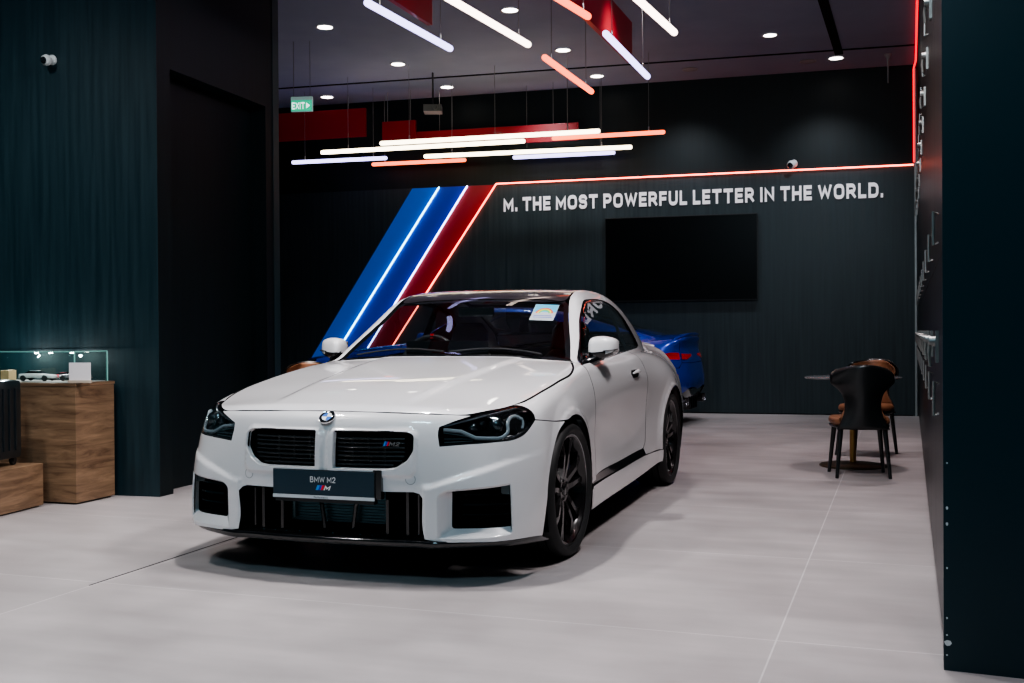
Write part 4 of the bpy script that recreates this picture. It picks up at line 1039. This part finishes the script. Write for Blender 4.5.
# ---------- ceiling lights ----------
DL=emis('downlight glow',(1,.93,.85),14); DLo=mat('unlit disc',(.35,.36,.36),.5)
for i,(px,py,on,lb) in enumerate(((325,27,1,'lit round downlight nearest the dark pillar at the left'),(398,64,1,'lit round downlight above the left ends of the long tubes'),(327,97,1,'lit round downlight beside the exit sign'),(447,87,1,'lit round downlight between the two red panels by the back wall'),(510,10,1,'lit round downlight near the top edge between two hanging tubes'),(563,50,1,'lit round downlight just above the small orange tube'),(597,76,1,'lit round downlight below the lavender tube end'),(597,1,1,'lit round downlight at the top edge beside the long red panel'),(770,35,1,'brightest round downlight in the ceiling at the right'),(690,69,0,'unlit pale disc in the ceiling right of the tubes'),(808,61,0,'unlit pale disc at the right beside the lit downlight'),(836,58,1,'small lit downlight at the end of the black ceiling track'))):
    p=on_z(px,py,H-.004); r=empty('downlight',tuple(p),0,lb,'ceiling light')
    rr=.085 if i!=8 else .075
    MB().lathe([(rr,-.0),(rr+.02,-.0),(rr+.02,-.012),(rr,-.006),(rr,.0)],28,'z').build('bezel',mat('bezel',(.3,.3,.3),.4),r,True)
    MB().lathe([(.0001,-.003),(rr,-.003)],28,'z').build('lamp_disc',DL if on else DLo,r)
# ---------- exit sign ----------
p=Vector((0,0,CH))+ray(302,104.5)*13.0
ex=empty('exit_sign',tuple(p),WA*.4,'green and white exit sign hanging near the left of the ceiling','exit sign')
MB().box(-.13,.13,-.02,.02,-.085,.09).build('sign_box',mat('sign case',(.25,.35,.34),.4,emit=(.5,.75,.7),es=.25),ex,bevel=.004)
MB().box(-.125,.125,-.024,-.02,-.08,.045).build('sign_face',mat('sign green',(.0,.22,.13),.4,emit=(0,.75,.42),es=.7),ex)
Ms=Matrix(((1,0,0,-.115),(0,0,1,-.0245),(0,1,0,-.065),(0,0,0,1))); Ms=Matrix.Translation((-.115,-.0245,-.06))@Matrix.Rotation(pi/2,4,'X')
SW=emis('sign white',(.85,1,.95),1.6)
stroke_text('sign_lettering','EXIT',SW,ex,.082,.155,.2,.001,Ms)
MB()._add([(.058,-.0255,-.055),(.058,-.0255,.018),(.105,-.0255,-.018)],[(0,1,2)]).build('sign_arrow',SW,ex)
WIRE=mat('steel wire',(.22,.23,.23),.4,metal=.6)
for x in (-.1,.1): MB().tube([(x,0,.088),(x,0,H-p.z)],.004,6).build('hanger',WIRE,ex)
# ---------- hanging light tubes ----------
ZH=3.6
EW=emis('warm white tube',(1,.86,.62),6.5); EC=emis('cool lavender tube',(.56,.52,1),4.2); EO=emis('orange red tube',(1,.17,.07),3.6); EWp=emis('soft white tube',(1,.80,.70),6.5)
TUB=[((366,2),(451,49),EC,'lavender light tube hanging at the upper left beside the small red panel',.029),
((445,-4),(529,45),EWp,'white light tube hanging at the upper middle',.029),
((545,-10),(589,17),EO,'orange tube cut by the top edge in front of the long red panel',.029),
((544,57),(592,92),EO,'short orange tube hanging below the white tube end',.029),
((605,33),(648,77),EC,'lavender tube hanging beside the end of the long red panel',.029),
((632,-6),(675,33),EWp,'white tube hanging at the upper right of the group',.029),
((292,162.5),(387,158),EC,'leftmost lavender tube of the low group before the back wall',.027),
((372,164.5),(466,160),EO,'orange red tube hanging lowest under the white tubes at the left',.027),
((321,152.5),(525,141),EW,'long warm white tube reaching farthest left in the low group',.029),
((380,143.5),(600,131),EW,'long warm white tube hanging highest in the low group',.029),
((424,156.5),(632,147),EW,'long warm white tube lowest at the right of the low group',.029),
((552,138.5),(665,132),EO,'orange red tube reaching farthest right in the low group',.027),
((513,157.5),(615,152.5),EC,'lavender tube directly under the lowest long white tube',.027)]
for (a,b2,m_,lb,r) in TUB:
    p=on_z(*a,ZH); q=on_z(*b2,ZH); o=empty('hanging_tube_light',tuple(p),0,lb,'tube light',None)
    v=q-p; d=v.normalized(); L=v.length
    pts=[(0,0,0)]+[tuple(d*t) for t in (.010,.028)]+[tuple(v-d*.028),tuple(v-d*.010),tuple(v)]
    MB().tube(pts,[r*.55,r*.9,r,r,r*.9,r*.55],16).build('tube',m_,o,True)
    for t in (.14,.86):
        c=v*t; MB().tube([tuple(c+Vector((0,0,r))),tuple(c+Vector((0,0,H-ZH)))],.0035,5).build('suspension_wire',WIRE,o)
        MB().lathe([(.0001,r*.9),(.009,r*.9),(.009,r+.05),(.0001,r+.06)],10,'z',tuple(c)).build('wire_clamp',SATINM,o,True)
# ---------- red hanging panels ----------
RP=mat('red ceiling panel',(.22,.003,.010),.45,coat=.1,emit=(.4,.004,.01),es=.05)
def slab(name,p,q,z0,z1,t,label):
    p=Vector(p); q=Vector(q); d=(q-p); d.z=0; L=d.length; a=atan2(d.y,d.x)
    o=MB().box(0,L,-t/2,t/2,z0,z1).build(name,RP,loc=(p.x,p.y,0),rot=(0,0,a),bevel=.004); tag(o,label,'ceiling panel','' or None)
    w_=MB()
    for x in (.15*L,.85*L): w_.tube([(x,0,z1),(x,0,H)],.004,5)
    w_.build('hanger',WIRE,o)
    return o
pe=Vector((0,0,CH))+ray(630,63)*11.45; slab('red_panel',(pe.x,pe.y,0),(pe.x-RD.x*5.2,pe.y-RD.y*5.2,0),3.94,4.36,.05,'long dark red panel hanging under the ceiling at the top centre')
pe=Vector((0,0,CH))+ray(430,25)*10.05; slab('red_panel',(pe.x,pe.y,0),(pe.x-RD.x*4,pe.y-RD.y*4,0),3.95,4.36,.05,'small visible end of a red panel at the top left of centre')
# three panels close to the back wall
def wslab(x0,x1,z0,z1,off,lb): a=W(x0,off); b2=W(x1,off); slab('red_panel',(a.x,a.y,0),(b2.x,b2.y,0),z0,z1,.05,lb)
def wz(px,py,off):
    d=ray(px,py); P0=W(0,off); t=(P0-Vector((0,0,CH))).dot(WN)/d.dot(WN); return Vector((0,0,CH))+d*t
a=wz(262,140.5,.5); b2=wz(375,136,.5); c=wz(375,107.5,.5); wslab(a.x,b2.x,b2.z,c.z,.5,'broad red panel beside the exit sign at the left')
a=wz(393,139,.55); b2=wz(426,138,.55); c=wz(410,120.5,.55); wslab(a.x,b2.x,b2.z,c.z,.55,'narrow red panel above the left part of the low tubes')
a=wz(424,142,.42); b2=wz(587,136,.42); c=wz(587,122,.42); wslab(a.x,b2.x,b2.z-.05,c.z,.42,'long low red panel behind the upper white tube')
# small projector under the ceiling near the back wall
p=Vector((0,0,CH))+ray(433,109)*14.6; pj=MB(); pj.box(-.12,.12,-.12,.12,-.05,.04); pj.lathe([(.0001,-.14),(.03,-.14),(.035,-.12)],16,'y',(.04,0,0)); po=pj.build('projector',mat('grey equipment',(.10,.11,.11),.5),loc=tuple(p),bevel=0); tag(po,'small grey projector hanging from the ceiling beside the narrow red panel','projector')
MB().tube([(0,0,.04),(0,0,H-p.z)],.012,8).build('ceiling_mount',BLACKM,po)
p=on_z(888,54,H); sp=empty('pendant_speaker',tuple(p),0,'thin grey downrod fixture under the ceiling near the right corner','ceiling fixture')
MB().lathe([(.0001,0),(.045,0),(.04,-.03),(.012,-.06),(.008,-.36),(.0001,-.37)],16,'z').build('rod',mat('rod grey',(.25,.28,.28),.4),sp,True)
# ---------- wooden display cabinet, plinth, glass case ----------
wood=bpy.data.materials.new('oak veneer'); wood.use_nodes=True; nt=wood.node_tree; b=nt.nodes['Principled BSDF']; L_=nt.links.new
tc=N(wood,'ShaderNodeTexCoord'); mp=N(wood,'ShaderNodeMapping'); mp.inputs['Scale'].default_value=(1.1,1.1,9)
n1=N(wood,'ShaderNodeTexNoise'); n1.inputs['Scale'].default_value=2.2; n1.inputs['Detail'].default_value=8; n1.inputs['Roughness'].default_value=.65; n1.inputs['Distortion'].default_value=.8
cr=N(wood,'ShaderNodeValToRGB'); cr.color_ramp.elements[0].position=.32; cr.color_ramp.elements[0].color=(.11,.060,.034,1); cr.color_ramp.elements[1].position=.68; cr.color_ramp.elements[1].color=(.32,.20,.118,1)
L_(tc.outputs['Object'],mp.inputs[0]); L_(mp.outputs[0],n1.inputs['Vector']); L_(n1.outputs[0],cr.inputs[0]); L_(cr.outputs[0],b.inputs['Base Color']); b.inputs['Roughness'].default_value=.5
K=on_z(76.5,505); K2=on_z(115,496.6); kd=(K2-K); kd.z=0; kd=kd.normalized(); kl=(K2-K).length
K3d=Vector((-kd.y,kd.x,0)); 
if K3d.x>0: K3d=-K3d
# left face direction from the photo: bottom edge (45,506)
zc=.807
cabw=1.15
cb=empty('display_cabinet',tuple(K),atan2(kd.y,kd.x),'tall oak veneer display cabinet carrying the glass case','cabinet')
sgn=1 if Vector((-kd.y,kd.x,0)).x<0 else -1
MB().box(0,kl,0,cabw,.012,zc-.022).build('cabinet_body',wood,cb,bevel=.002)
MB().box(-.004,kl+.004,-.004,cabw,zc-.02,zc).build('cabinet_top',wood,cb,bevel=.002)
MB().box(.02,kl-.02,.02,cabw-.02,0,.012).build('cabinet_base',BLACKM,cb)
# glass case
gc=empty('glass_case',tuple(K+Vector((0,0,zc))),atan2(kd.y,kd.x),'clear glass case with lit models on top of the oak cabinet','display case')
gh=.205; g0=.03; gx1=kl-.03; gy1=cabw-.05
for (x0,x1,y0,y1,z0,z1,nm) in ((g0,gx1,g0,g0+.006,0.002,gh,'glass_pane'),(g0,g0+.006,g0+.007,gy1,0.002,gh,'glass_pane'),(gx1-.006,gx1,g0+.007,gy1,0.002,gh,'glass_pane'),(g0,gx1,g0,gy1,gh+.001,gh+.007,'glass_top')):
    MB().box(x0,x1,y0,y1,z0,z1).build(nm,GLASSV,gc)
ge=mat('green glass edge',(.12,.30,.27),.3,emit=(.3,.62,.55),es=.35)  # glow put into the glass edges, which are no lamps
mb=MB()
for (x,y) in ((g0,g0),(gx1,g0)): mb.box(x-.003,x+.003,y-.003,y+.003,0.002,gh)
for (xa,ya,xb,yb) in ((g0,g0,gx1,g0),(g0,g0,g0,gy1),(gx1,g0,gx1,gy1)):
    mb.tube([(xa,ya,gh+.004),(xb,yb,gh+.004)],.0035,4)
mb.build('glass_edges',ge,gc)
MB().box(g0+.01,gx1-.01,g0+.01,gy1-.01,.001,.004).build('case_floor',mat('pale case floor',(.5,.47,.45),.5),gc)
for i,y in enumerate((.12,.30,.42,.78)):
    MB().lathe([(.0001,-.006),(.012,-.006),(.014,0)],14,'z',(kl*.45,y+.05,gh-.004)).build('spot_lamp',emis('case lamp',(1,.97,.92),30),gc)
Mc=Matrix.Translation(K)@Matrix.Rotation(atan2(kd.y,kd.x),4,'Z')
def inc(x,y,z): return Mc@Vector((x,y,zc+z))
def toycar(loc,rz,paint,label,s=1.0):
    o=empty('model_car',tuple(loc),rz,label,'model car')
    L=.19*s; secs=[(-.5,.30,.0,.55),(-.46,.62,.02,.9),(-.30,.66,.02,1),(-.12,.70,.02,1),(.15,.66,.02,1),(.38,.55,.02,.95),(.47,.45,.02,.85),(.5,.30,.05,.7)]
    V=[];Fc=[]
    for (x,h,z,wd) in secs:
        for (yy,zz) in ((-.40,.12),(-.42,.35),(-.36,.62),(-.30,.66),(.30,.66),(.36,.62),(.42,.35),(.40,.12)):
            V.append((x*L,yy*wd*.2*s*.52/.52*.48/.48*.42,(.006+zz*h*.062)*s+.006*s))
    n=8
    for i in range(len(secs)-1):
        for k in range(n): Fc.append((i*n+k,i*n+(k+1)%n,(i+1)*n+(k+1)%n,(i+1)*n+k))
    Fc.append(tuple(range(n))[::-1]); Fc.append(tuple(range((len(secs)-1)*n,len(secs)*n)))
    mesh_obj('car_body',V,Fc,paint,o,smooth=True)
    cbn=MB(); cbn._add([(-.36*L,-.027*s,.034*s),(-.36*L,.027*s,.034*s),(.20*L,.027*s,.034*s),(.20*L,-.027*s,.034*s),(-.18*L,-.02*s,.052*s),(-.18*L,.02*s,.052*s),(.03*L,.02*s,.052*s),(.03*L,-.02*s,.052*s)],[(0,3,2,1),(4,5,6,7),(0,1,5,4),(1,2,6,5),(2,3,7,6),(3,0,4,7)]); cbn.build('cabin',BLACKG,o)
    MB().box(-.17*L,.02*L,-.0195*s,.0195*s,.0515*s,.054*s).build('roof',paint,o)
    for x in (-.32*L,.31*L):
        for y in (-.033*s,.033*s): MB().lathe([(.0001,-.006*s),(.0135*s,-.006*s),(.0155*s,-.003*s),(.0155*s,.003*s),(.0135*s,.006*s),(.0001,.006*s)],18,'y',(x,y,.0157*s)).build('toy_wheel',RUBBER,o,True)
    return o
tw=mat('toy white',(.75,.74,.74),.2,coat=1)
za=atan2(kd.y,kd.x)
toycar(inc(.15,.44,.006),za-pi/2+.15,tw,'white model car in the glass case nearest the white card',1.35)
toycar(inc(.24,.20,.006),za-pi/2+.1,mat('toy silver',(.35,.33,.36),.2,metal=.5,coat=1),'silver grey model car half hidden behind the white card',1.2)
toycar(inc(.33,.36,.006),za-pi/2,mat('toy red',(.4,.06,.08),.3,coat=1),'small red and white model car behind the others in the case',1.0)
bx=MB().box(-.035,.035,-.035,.035,0,.075).build('small_box',mat('yellow brown box',(.55,.38,.20),.6),loc=tuple(inc(.16,.70,.004)),rot=(0,0,za),bevel=.001); tag(bx,'small yellowish box standing in the glass case left of the model cars','box')
# card in acrylic holder
cd=empty('card_stand',tuple(inc(.02,-.002,.0)),za-pi/2+.0,'white card in a clear holder on the cabinet edge before the glass','card stand')
cp=K+Vector((0,0,zc))+kd*.012; cd.location=tuple(inc(.013,.018,.002)); cd.rotation_euler=(0,0,WA+.1)
MB().box(-.125+.09,.03+.09,-.006,.0,.018,.135).build('card',mat('white card',(.72,.68,.70),.5,emit=(.7,.66,.68),es=.15),cd)  # card given a faint glow to read brighter
MB().box(-.13+.09,.035+.09,-.016,.006,.0,.018).build('card_base',mat('card base',(.55,.45,.36),.5),cd,bevel=.002)
# low plinth and suitcase
Q=on_z(43.5,506); Q0=on_z(0,517); qd=(Q0-Q); qd.z=0; qd.normalize()
qa=atan2(-qd.y,-qd.x)
pl_=empty('low_plinth',tuple(Q),qa,'low oak veneer plinth at the left edge carrying the suitcase','plinth')
MB().box(-1.5,0,0,.42,.01,.284).build('plinth_body',wood,pl_,bevel=.003)
MB().box(-1.48,-.02,.02,.40,0,.01).build('plinth_base',BLACKM,pl_)
Mq=Matrix.Translation(Q)@Matrix.Rotation(qa,4,'Z')
sc=empty('suitcase',tuple(Mq@Vector((-.30,.20,.284))),qa+.0,'black hard shell suitcase with raised handle standing on the low plinth','suitcase')
SHL=mat('dark hard shell',(.007,.012,.016),.3,coat=.5)
sb=MB(); sb.box(-.22,.22,-.105,.105,.045,.555); sb.build('shell',SHL,sc,True,bevel=.035)
mb=MB()
for x in (-.15,-.09,-.03,.03,.09,.15): mb.tube([(x,-.107,.10),(x,-.107,.50)],.006,6)
for y in (-.06,0,.06): mb.tube([(.2215,y,.10),(.2215,y,.50)],.005,6)
mb.build('shell_ribs',SHL,sc,True)
mb=MB(); mb.tube([(-.23,0,.06),(-.223,0,.3),(-.21,0,.545),(.21,0,.545),(.223,0,.3),(.23,0,.06)],.004,6); mb.build('zip',BLACKM,sc)
mb=MB(); mb.tube([(-.10,.05,.55),(-.10,.05,.865),(-.09,.05,.88),(.115,.05,.88),(.125,.05,.865),(.125,.05,.55)],.010,8); mb.build('telescopic_handle',mat('dark handle metal',(.03,.04,.042),.25,metal=.3,coat=.6),sc,True)
for x in (-.17,.17):
    for y in (-.07,.07): MB().lathe([(.0001,-.012),(.02,-.012),(.023,-.006),(.023,.006),(.02,.012),(.0001,.012)],18,'y',(x,y,.0235)).build('castor',BLACKM,sc,True)
for x in (-.17,.17):
    for y in (-.07,.07): MB().box(x-.016,x+.016,y-.018,y+.018,.025,.05).build('castor_bracket',BLACKM,sc)
# ---------- table and chairs ----------
TANL=noise_mat('tan leather',(.20,.085,.042),(.27,.125,.068),6,(1,1,1),.45,spec=.4)
BLW=mat('black stained shell',(.006,.008,.009),.35,coat=.2)
def chair(loc,rz,label):
    o=empty('lounge_chair',loc,rz,label,'chair')
    # seat faces +x
    n=20; V=[];Fc=[]
    def ringpt(a,r,z):
        ex=.55; cx=np.sign(cos(a))*abs(cos(a))**ex; cy=np.sign(sin(a))*abs(sin(a))**ex
        return (.02+cx*.215*r,cy*.225*r*(1-.10*(cx<0)*abs(cx)),z)
    for (r,z) in ((.02,.455),(.75,.462),(.93,.458),(1.0,.44),(1.0,.415),(.95,.40),(.02,.398)):
        for k in range(n): V.append(ringpt(2*pi*k/n,r,z))
    for i in range(6):
        for k in range(n): Fc.append((i*n+k,i*n+(k+1)%n,(i+1)*n+(k+1)%n,(i+1)*n+k))
    mesh_obj('seat',V,Fc,TANL,o,smooth=True)
    V=[];Fc=[]
    for (r,z) in ((.02,.397),(.97,.399),(1.0,.392),(.96,.378),(.02,.376)):
        for k in range(n): V.append(ringpt(2*pi*k/n,r,z))
    for i in range(4):
        for k in range(n): Fc.append((i*n+k,i*n+(k+1)%n,(i+1)*n+(k+1)%n,(i+1)*n+k))
    mesh_obj('seat_shell',V,Fc,BLW,o,smooth=True)
    def back(name,off,m,w0=1.0,th=.012,zlo=.385,zhi=.83):
        nu,nv=16,18; V=[];Fc=[]
        for side in (0,1):
            for j in range(nv+1):
                t=j/nv; z=zlo+(zhi-zlo)*t
                ww=.195-.062*sin(pi*min(t/.72,1))+ (.042*sst(.50,.80,np.array(t)) )
                if t>.86: ww*=sqrt(max(0,1-((t-.86)/.15)**2))*.30+.70
                ww*=w0
                for i in range(nu+1):
                    u=-1+2*i/nu; 
                    x=-.215-.06*t + (.05+.11*t)*(u*u)*(.6+.4*t) + off + (side*th)
                    zz=z-.035*(u*u)*sst(.55,1,np.array(t)) 
                    V.append((x,float(u*ww),float(zz)))
        S_=(nu+1)*(nv+1)
        for s in (0,1):
            for j in range(nv):
                for i in range(nu): q=s*S_+j*(nu+1)+i; Fc.append((q,q+1,q+nu+2,q+nu+1) if s==0 else (q,q+nu+1,q+nu+2,q+1))
        def rim(idx): 
            for a,b in zip(idx[:-1],idx[1:]): Fc.append((a,b,b+S_,a+S_))
        rim([j*(nu+1) for j in range(nv+1)]); rim([j*(nu+1)+nu for j in range(nv+1)]); rim(list(range(nu+1))); rim([nv*(nu+1)+i for i in range(nu+1)])
        mo=mesh_obj(name,V,Fc,m,o,smooth=True)
        bm=bmesh.new(); bm.from_mesh(mo.data); bmesh.ops.recalc_face_normals(bm,faces=bm.faces); bm.to_mesh(mo.data); bm.free()
    back('backrest_shell',0,BLW,1.0,.012,.372,.865)
    back('backrest_pad',.013,TANL,.90,.022,.45,.852)
    for (x,y) in ((.17,.17),(.17,-.17),(-.15,.16),(-.15,-.16)):
        MB().tube([(x*1.0,y,.385),(x*1.25,y*1.22,.0)],[.020,.013],10).build('leg',BLW,o,True)
    return o
tcn=on_z(853,466); 
c1=on_z(860,475.5); chair((c1.x,c1.y,0),atan2(tcn.y-c1.y,tcn.x-c1.x)+.05,'black backed tan leather chair nearest the camera, its back turned to the car hall')
chair((3.22,9.92,0),atan2(tcn.y-9.92,tcn.x-3.22)-.25,'tan leather chair on the far side of the round table')
cl=Vector((0,0,CH))+ray(309,362)*10.5; chair((cl.x+.05,cl.y-.2,0),radians(-75),'tan leather chair whose back shows above the white bonnet at the left')
tb=empty('round_table',(tcn.x,tcn.y,0),0,'small round pedestal table between the two chairs at the right','table')
MB().lathe([(.0001,.742),(.385,.742),(.39,.738),(.38,.728),(.0001,.722)],48,'z').build('tabletop',mat('grey tabletop',(.13,.14,.15),.25,coat=.5),tb,40)
MB().lathe([(.0001,.722),(.04,.722),(.04,.70),(.026,.69),(.026,.03),(.0001,.03)],24,'z').build('column',mat('brass column',(.32,.20,.07),.3,metal=.9),tb,40)
MB().lathe([(.0001,.032),(.06,.03),(.26,.016),(.27,.010),(.27,0),(.0001,0)],48,'z').build('base',mat('bronze base',(.10,.075,.05),.35,metal=.7),tb,40)
# =====================================================================
#  cars
# =====================================================================
fa=atan2(-cos(TH),-sin(TH))
car=empty('coupe_car',(CARX,CARY,0),fa,'white two-door sports coupe with black roof parked in the middle of the showroom','car')
build_car(car)
BLUE_YAW=radians(180-20.5)
bc=empty('parked_car',(0,0,0),0,'deep blue car parked behind the white coupe by the back wall','car')
skip=('plate_','grille_badge','window_label','label_','lettering')
pm_={}
def bluecopy(o,par):
    if any(k in o.name for k in ('plate_holder','grille_badge','window_label','bonnet_emblem')): return
    c=o.copy()
    if o.data:
        ms=[m for m in o.data.materials]
        if PAINT in ms or CARB in ms:
            if o.data.name not in pm_:
                d=o.data.copy()
                for i,m in enumerate(d.materials):
                    if m in (PAINT,): d.materials[i]=BLUEP
                pm_[o.data.name]=d
            c.data=pm_[o.data.name]
    COL.objects.link(c); c.parent=par
    for ch in list(o.children): bluecopy(ch,c)
for ch in list(car.children): bluecopy(ch,bc)
# near rear corner at u=150px depth 12.4
hd=Vector((cos(BLUE_YAW),sin(BLUE_YAW),0)); lt_=Vector((-hd.y,hd.x,0))  # lt_ = car's left
rc=Vector((1.95,12.6,0)); sc_=1.03
bc.location=tuple(rc-hd*(-3.70*1.15)-lt_*(.80*sc_)); bc.rotation_euler=(0,0,BLUE_YAW); bc.scale=(1.15,sc_,sc_)
# =====================================================================
#  lights
# =====================================================================
wd=bpy.data.worlds.new('w'); bpy.context.scene.world=wd; wd.use_nodes=True; wd.node_tree.nodes['Background'].inputs[0].default_value=(.10,.42,.52,1); wd.node_tree.nodes['Background'].inputs[1].default_value=.11
def area_(loc,tgt,sz,e,col=(1,1,1),sy=None,spread=pi):
    l=bpy.data.lights.new('fill_lamp','AREA'); l.size=sz; l.energy=e; l.color=col; l.spread=spread
    if sy: l.shape='RECTANGLE'; l.size_y=sy
    o=bpy.data.objects.new('fill_lamp',l); COL.objects.link(o); o.location=loc
    o.rotation_euler=(Vector(tgt)-Vector(loc)).to_track_quat('-Z','Y').to_euler(); return o
def spot_(loc,tgt,e,ang=60,blend=.6,r=.06,col=(1,.95,.9)):
    l=bpy.data.lights.new('spot_lamp','SPOT'); l.energy=e; l.spot_size=radians(ang); l.spot_blend=blend; l.shadow_soft_size=r; l.color=col
    o=bpy.data.objects.new('spot_lamp',l); COL.objects.link(o); o.location=loc
    o.rotation_euler=(Vector(tgt)-Vector(loc)).to_track_quat('-Z','Y').to_euler(); return o
spot_((-.75,5.4,4.5),(-.75,5.4,0),520,95,.8,.10,(1,.955,.95))
spot_((-.35,7.2,4.5),(-.35,7.2,0),240,95,.8,.10,(1,.95,.94))
spot_((-3.0,4.4,4.5),(-1.8,4.7,0),330,90,.8,.10,(1,.94,.92))
area_((-1.5,.4,4.5),(-1.0,4.0,.3),1.0,115,(.50,.84,1),.8)  # unseen cool fill lamp that brightens the car's front
spot_((-1.4,2.3,4.5),(-1.4,2.3,0),200,70,1,.15,(1,.96,.96))  # this spot and the next added to brighten the foreground floor
spot_((1.3,2.4,4.5),(1.3,2.5,0),200,70,1,.15,(1,.84,.86))
spot_((-3.6,3.2,4.5),(-3.4,3.6,0),130,80,1,.15,(1,.95,.94))
spot_((-2.6,13.2,4.5),(-2.2,14.2,.8),130,60,1,.1,(.9,.95,1))  # spot added to light the blue car's bonnet
spot_((-1.9,9.6,4.5),(-2.1,10.4,.8),1300,36,1,.1,(1,.93,.88))  # strong spot added to brighten the tan chair at the left
spot_((-2.0,12.2,4.5),(-2.0,14.0,.9),160,60,1,.1,(.95,.95,1))  # second added spot for the blue bonnet
area_((1.55,4.7,4.4),(.35,6.4,.6),.5,125,(1,.95,.96),.5)  # fill lamp added to brighten the coupe's side
spot_((2.4,11.6,4.5),(2.0,13.2,1.0),150,50,1,.1,(.95,.95,1))  # spot added to brighten the blue car's tail
spot_((2.7,7.0,4.5),(2.6,7.0,0),240,95,.8,.12,(1,.84,.86))
spot_((3.2,9.6,4.5),(3.1,9.5,0),240,90,.8,.12,(1,.86,.87))
spot_((1.2,10.4,4.5),(1.4,11.0,0),200,90,.8,.12,(1,.92,.92))
spot_((4.0,13.2,4.5),(4.0,13.3,0),120,85,.8,.12,(.9,.95,1))
spot_((-1.0,13.0,4.5),(-1.2,14.4,1.2),110,80,.8,.12,(.95,.95,1))
spot_((-3.9,5.6,4.4),(-3.3,7.6,.6),150,80,.9,.12,(1,.93,.88))
# spots added to brighten the walls, and the small lights inside the glass case
for x in (.6,2.4,4.2):
    p=W(x,1.25,4.45); spot_(tuple(p),tuple(W(x,0,2.3)),135,85,1,.08,(.86,.93,1))
spot_((-4.0,5.4,4.5),(-4.0,7.9,1.2),90,90,1,.1,(.8,.95,1))
for (x,y,e) in ((.2,.75,2.2),(.2,.38,1.5)):
    l=bpy.data.lights.new('case_light','POINT'); l.energy=e; l.shadow_soft_size=.01; o=bpy.data.objects.new('case_light',l); COL.objects.link(o); o.location=tuple(inc(x,y,.17))
for o in bpy.data.objects:
    if o.parent or 'category' not in o: continue
    g={'ceiling light':'round lights recessed in the ceiling','tube light':'glowing tubes hanging on wires','locker':'lockers along the right wall','ceiling panel':'red panels under the ceiling','wall stripe':'three slanted bands on the back wall','led strip':'glowing lines on the back wall','chair':'lounge chairs in tan leather and black','model car':'model cars in the glass case','security camera':'small wall cameras'}.get(o['category'])
    if g: o['group']=g
sc0=bpy.context.scene
sc0.view_settings.view_transform='AgX'; sc0.view_settings.look='AgX - Medium High Contrast'; sc0.view_settings.exposure=0.06
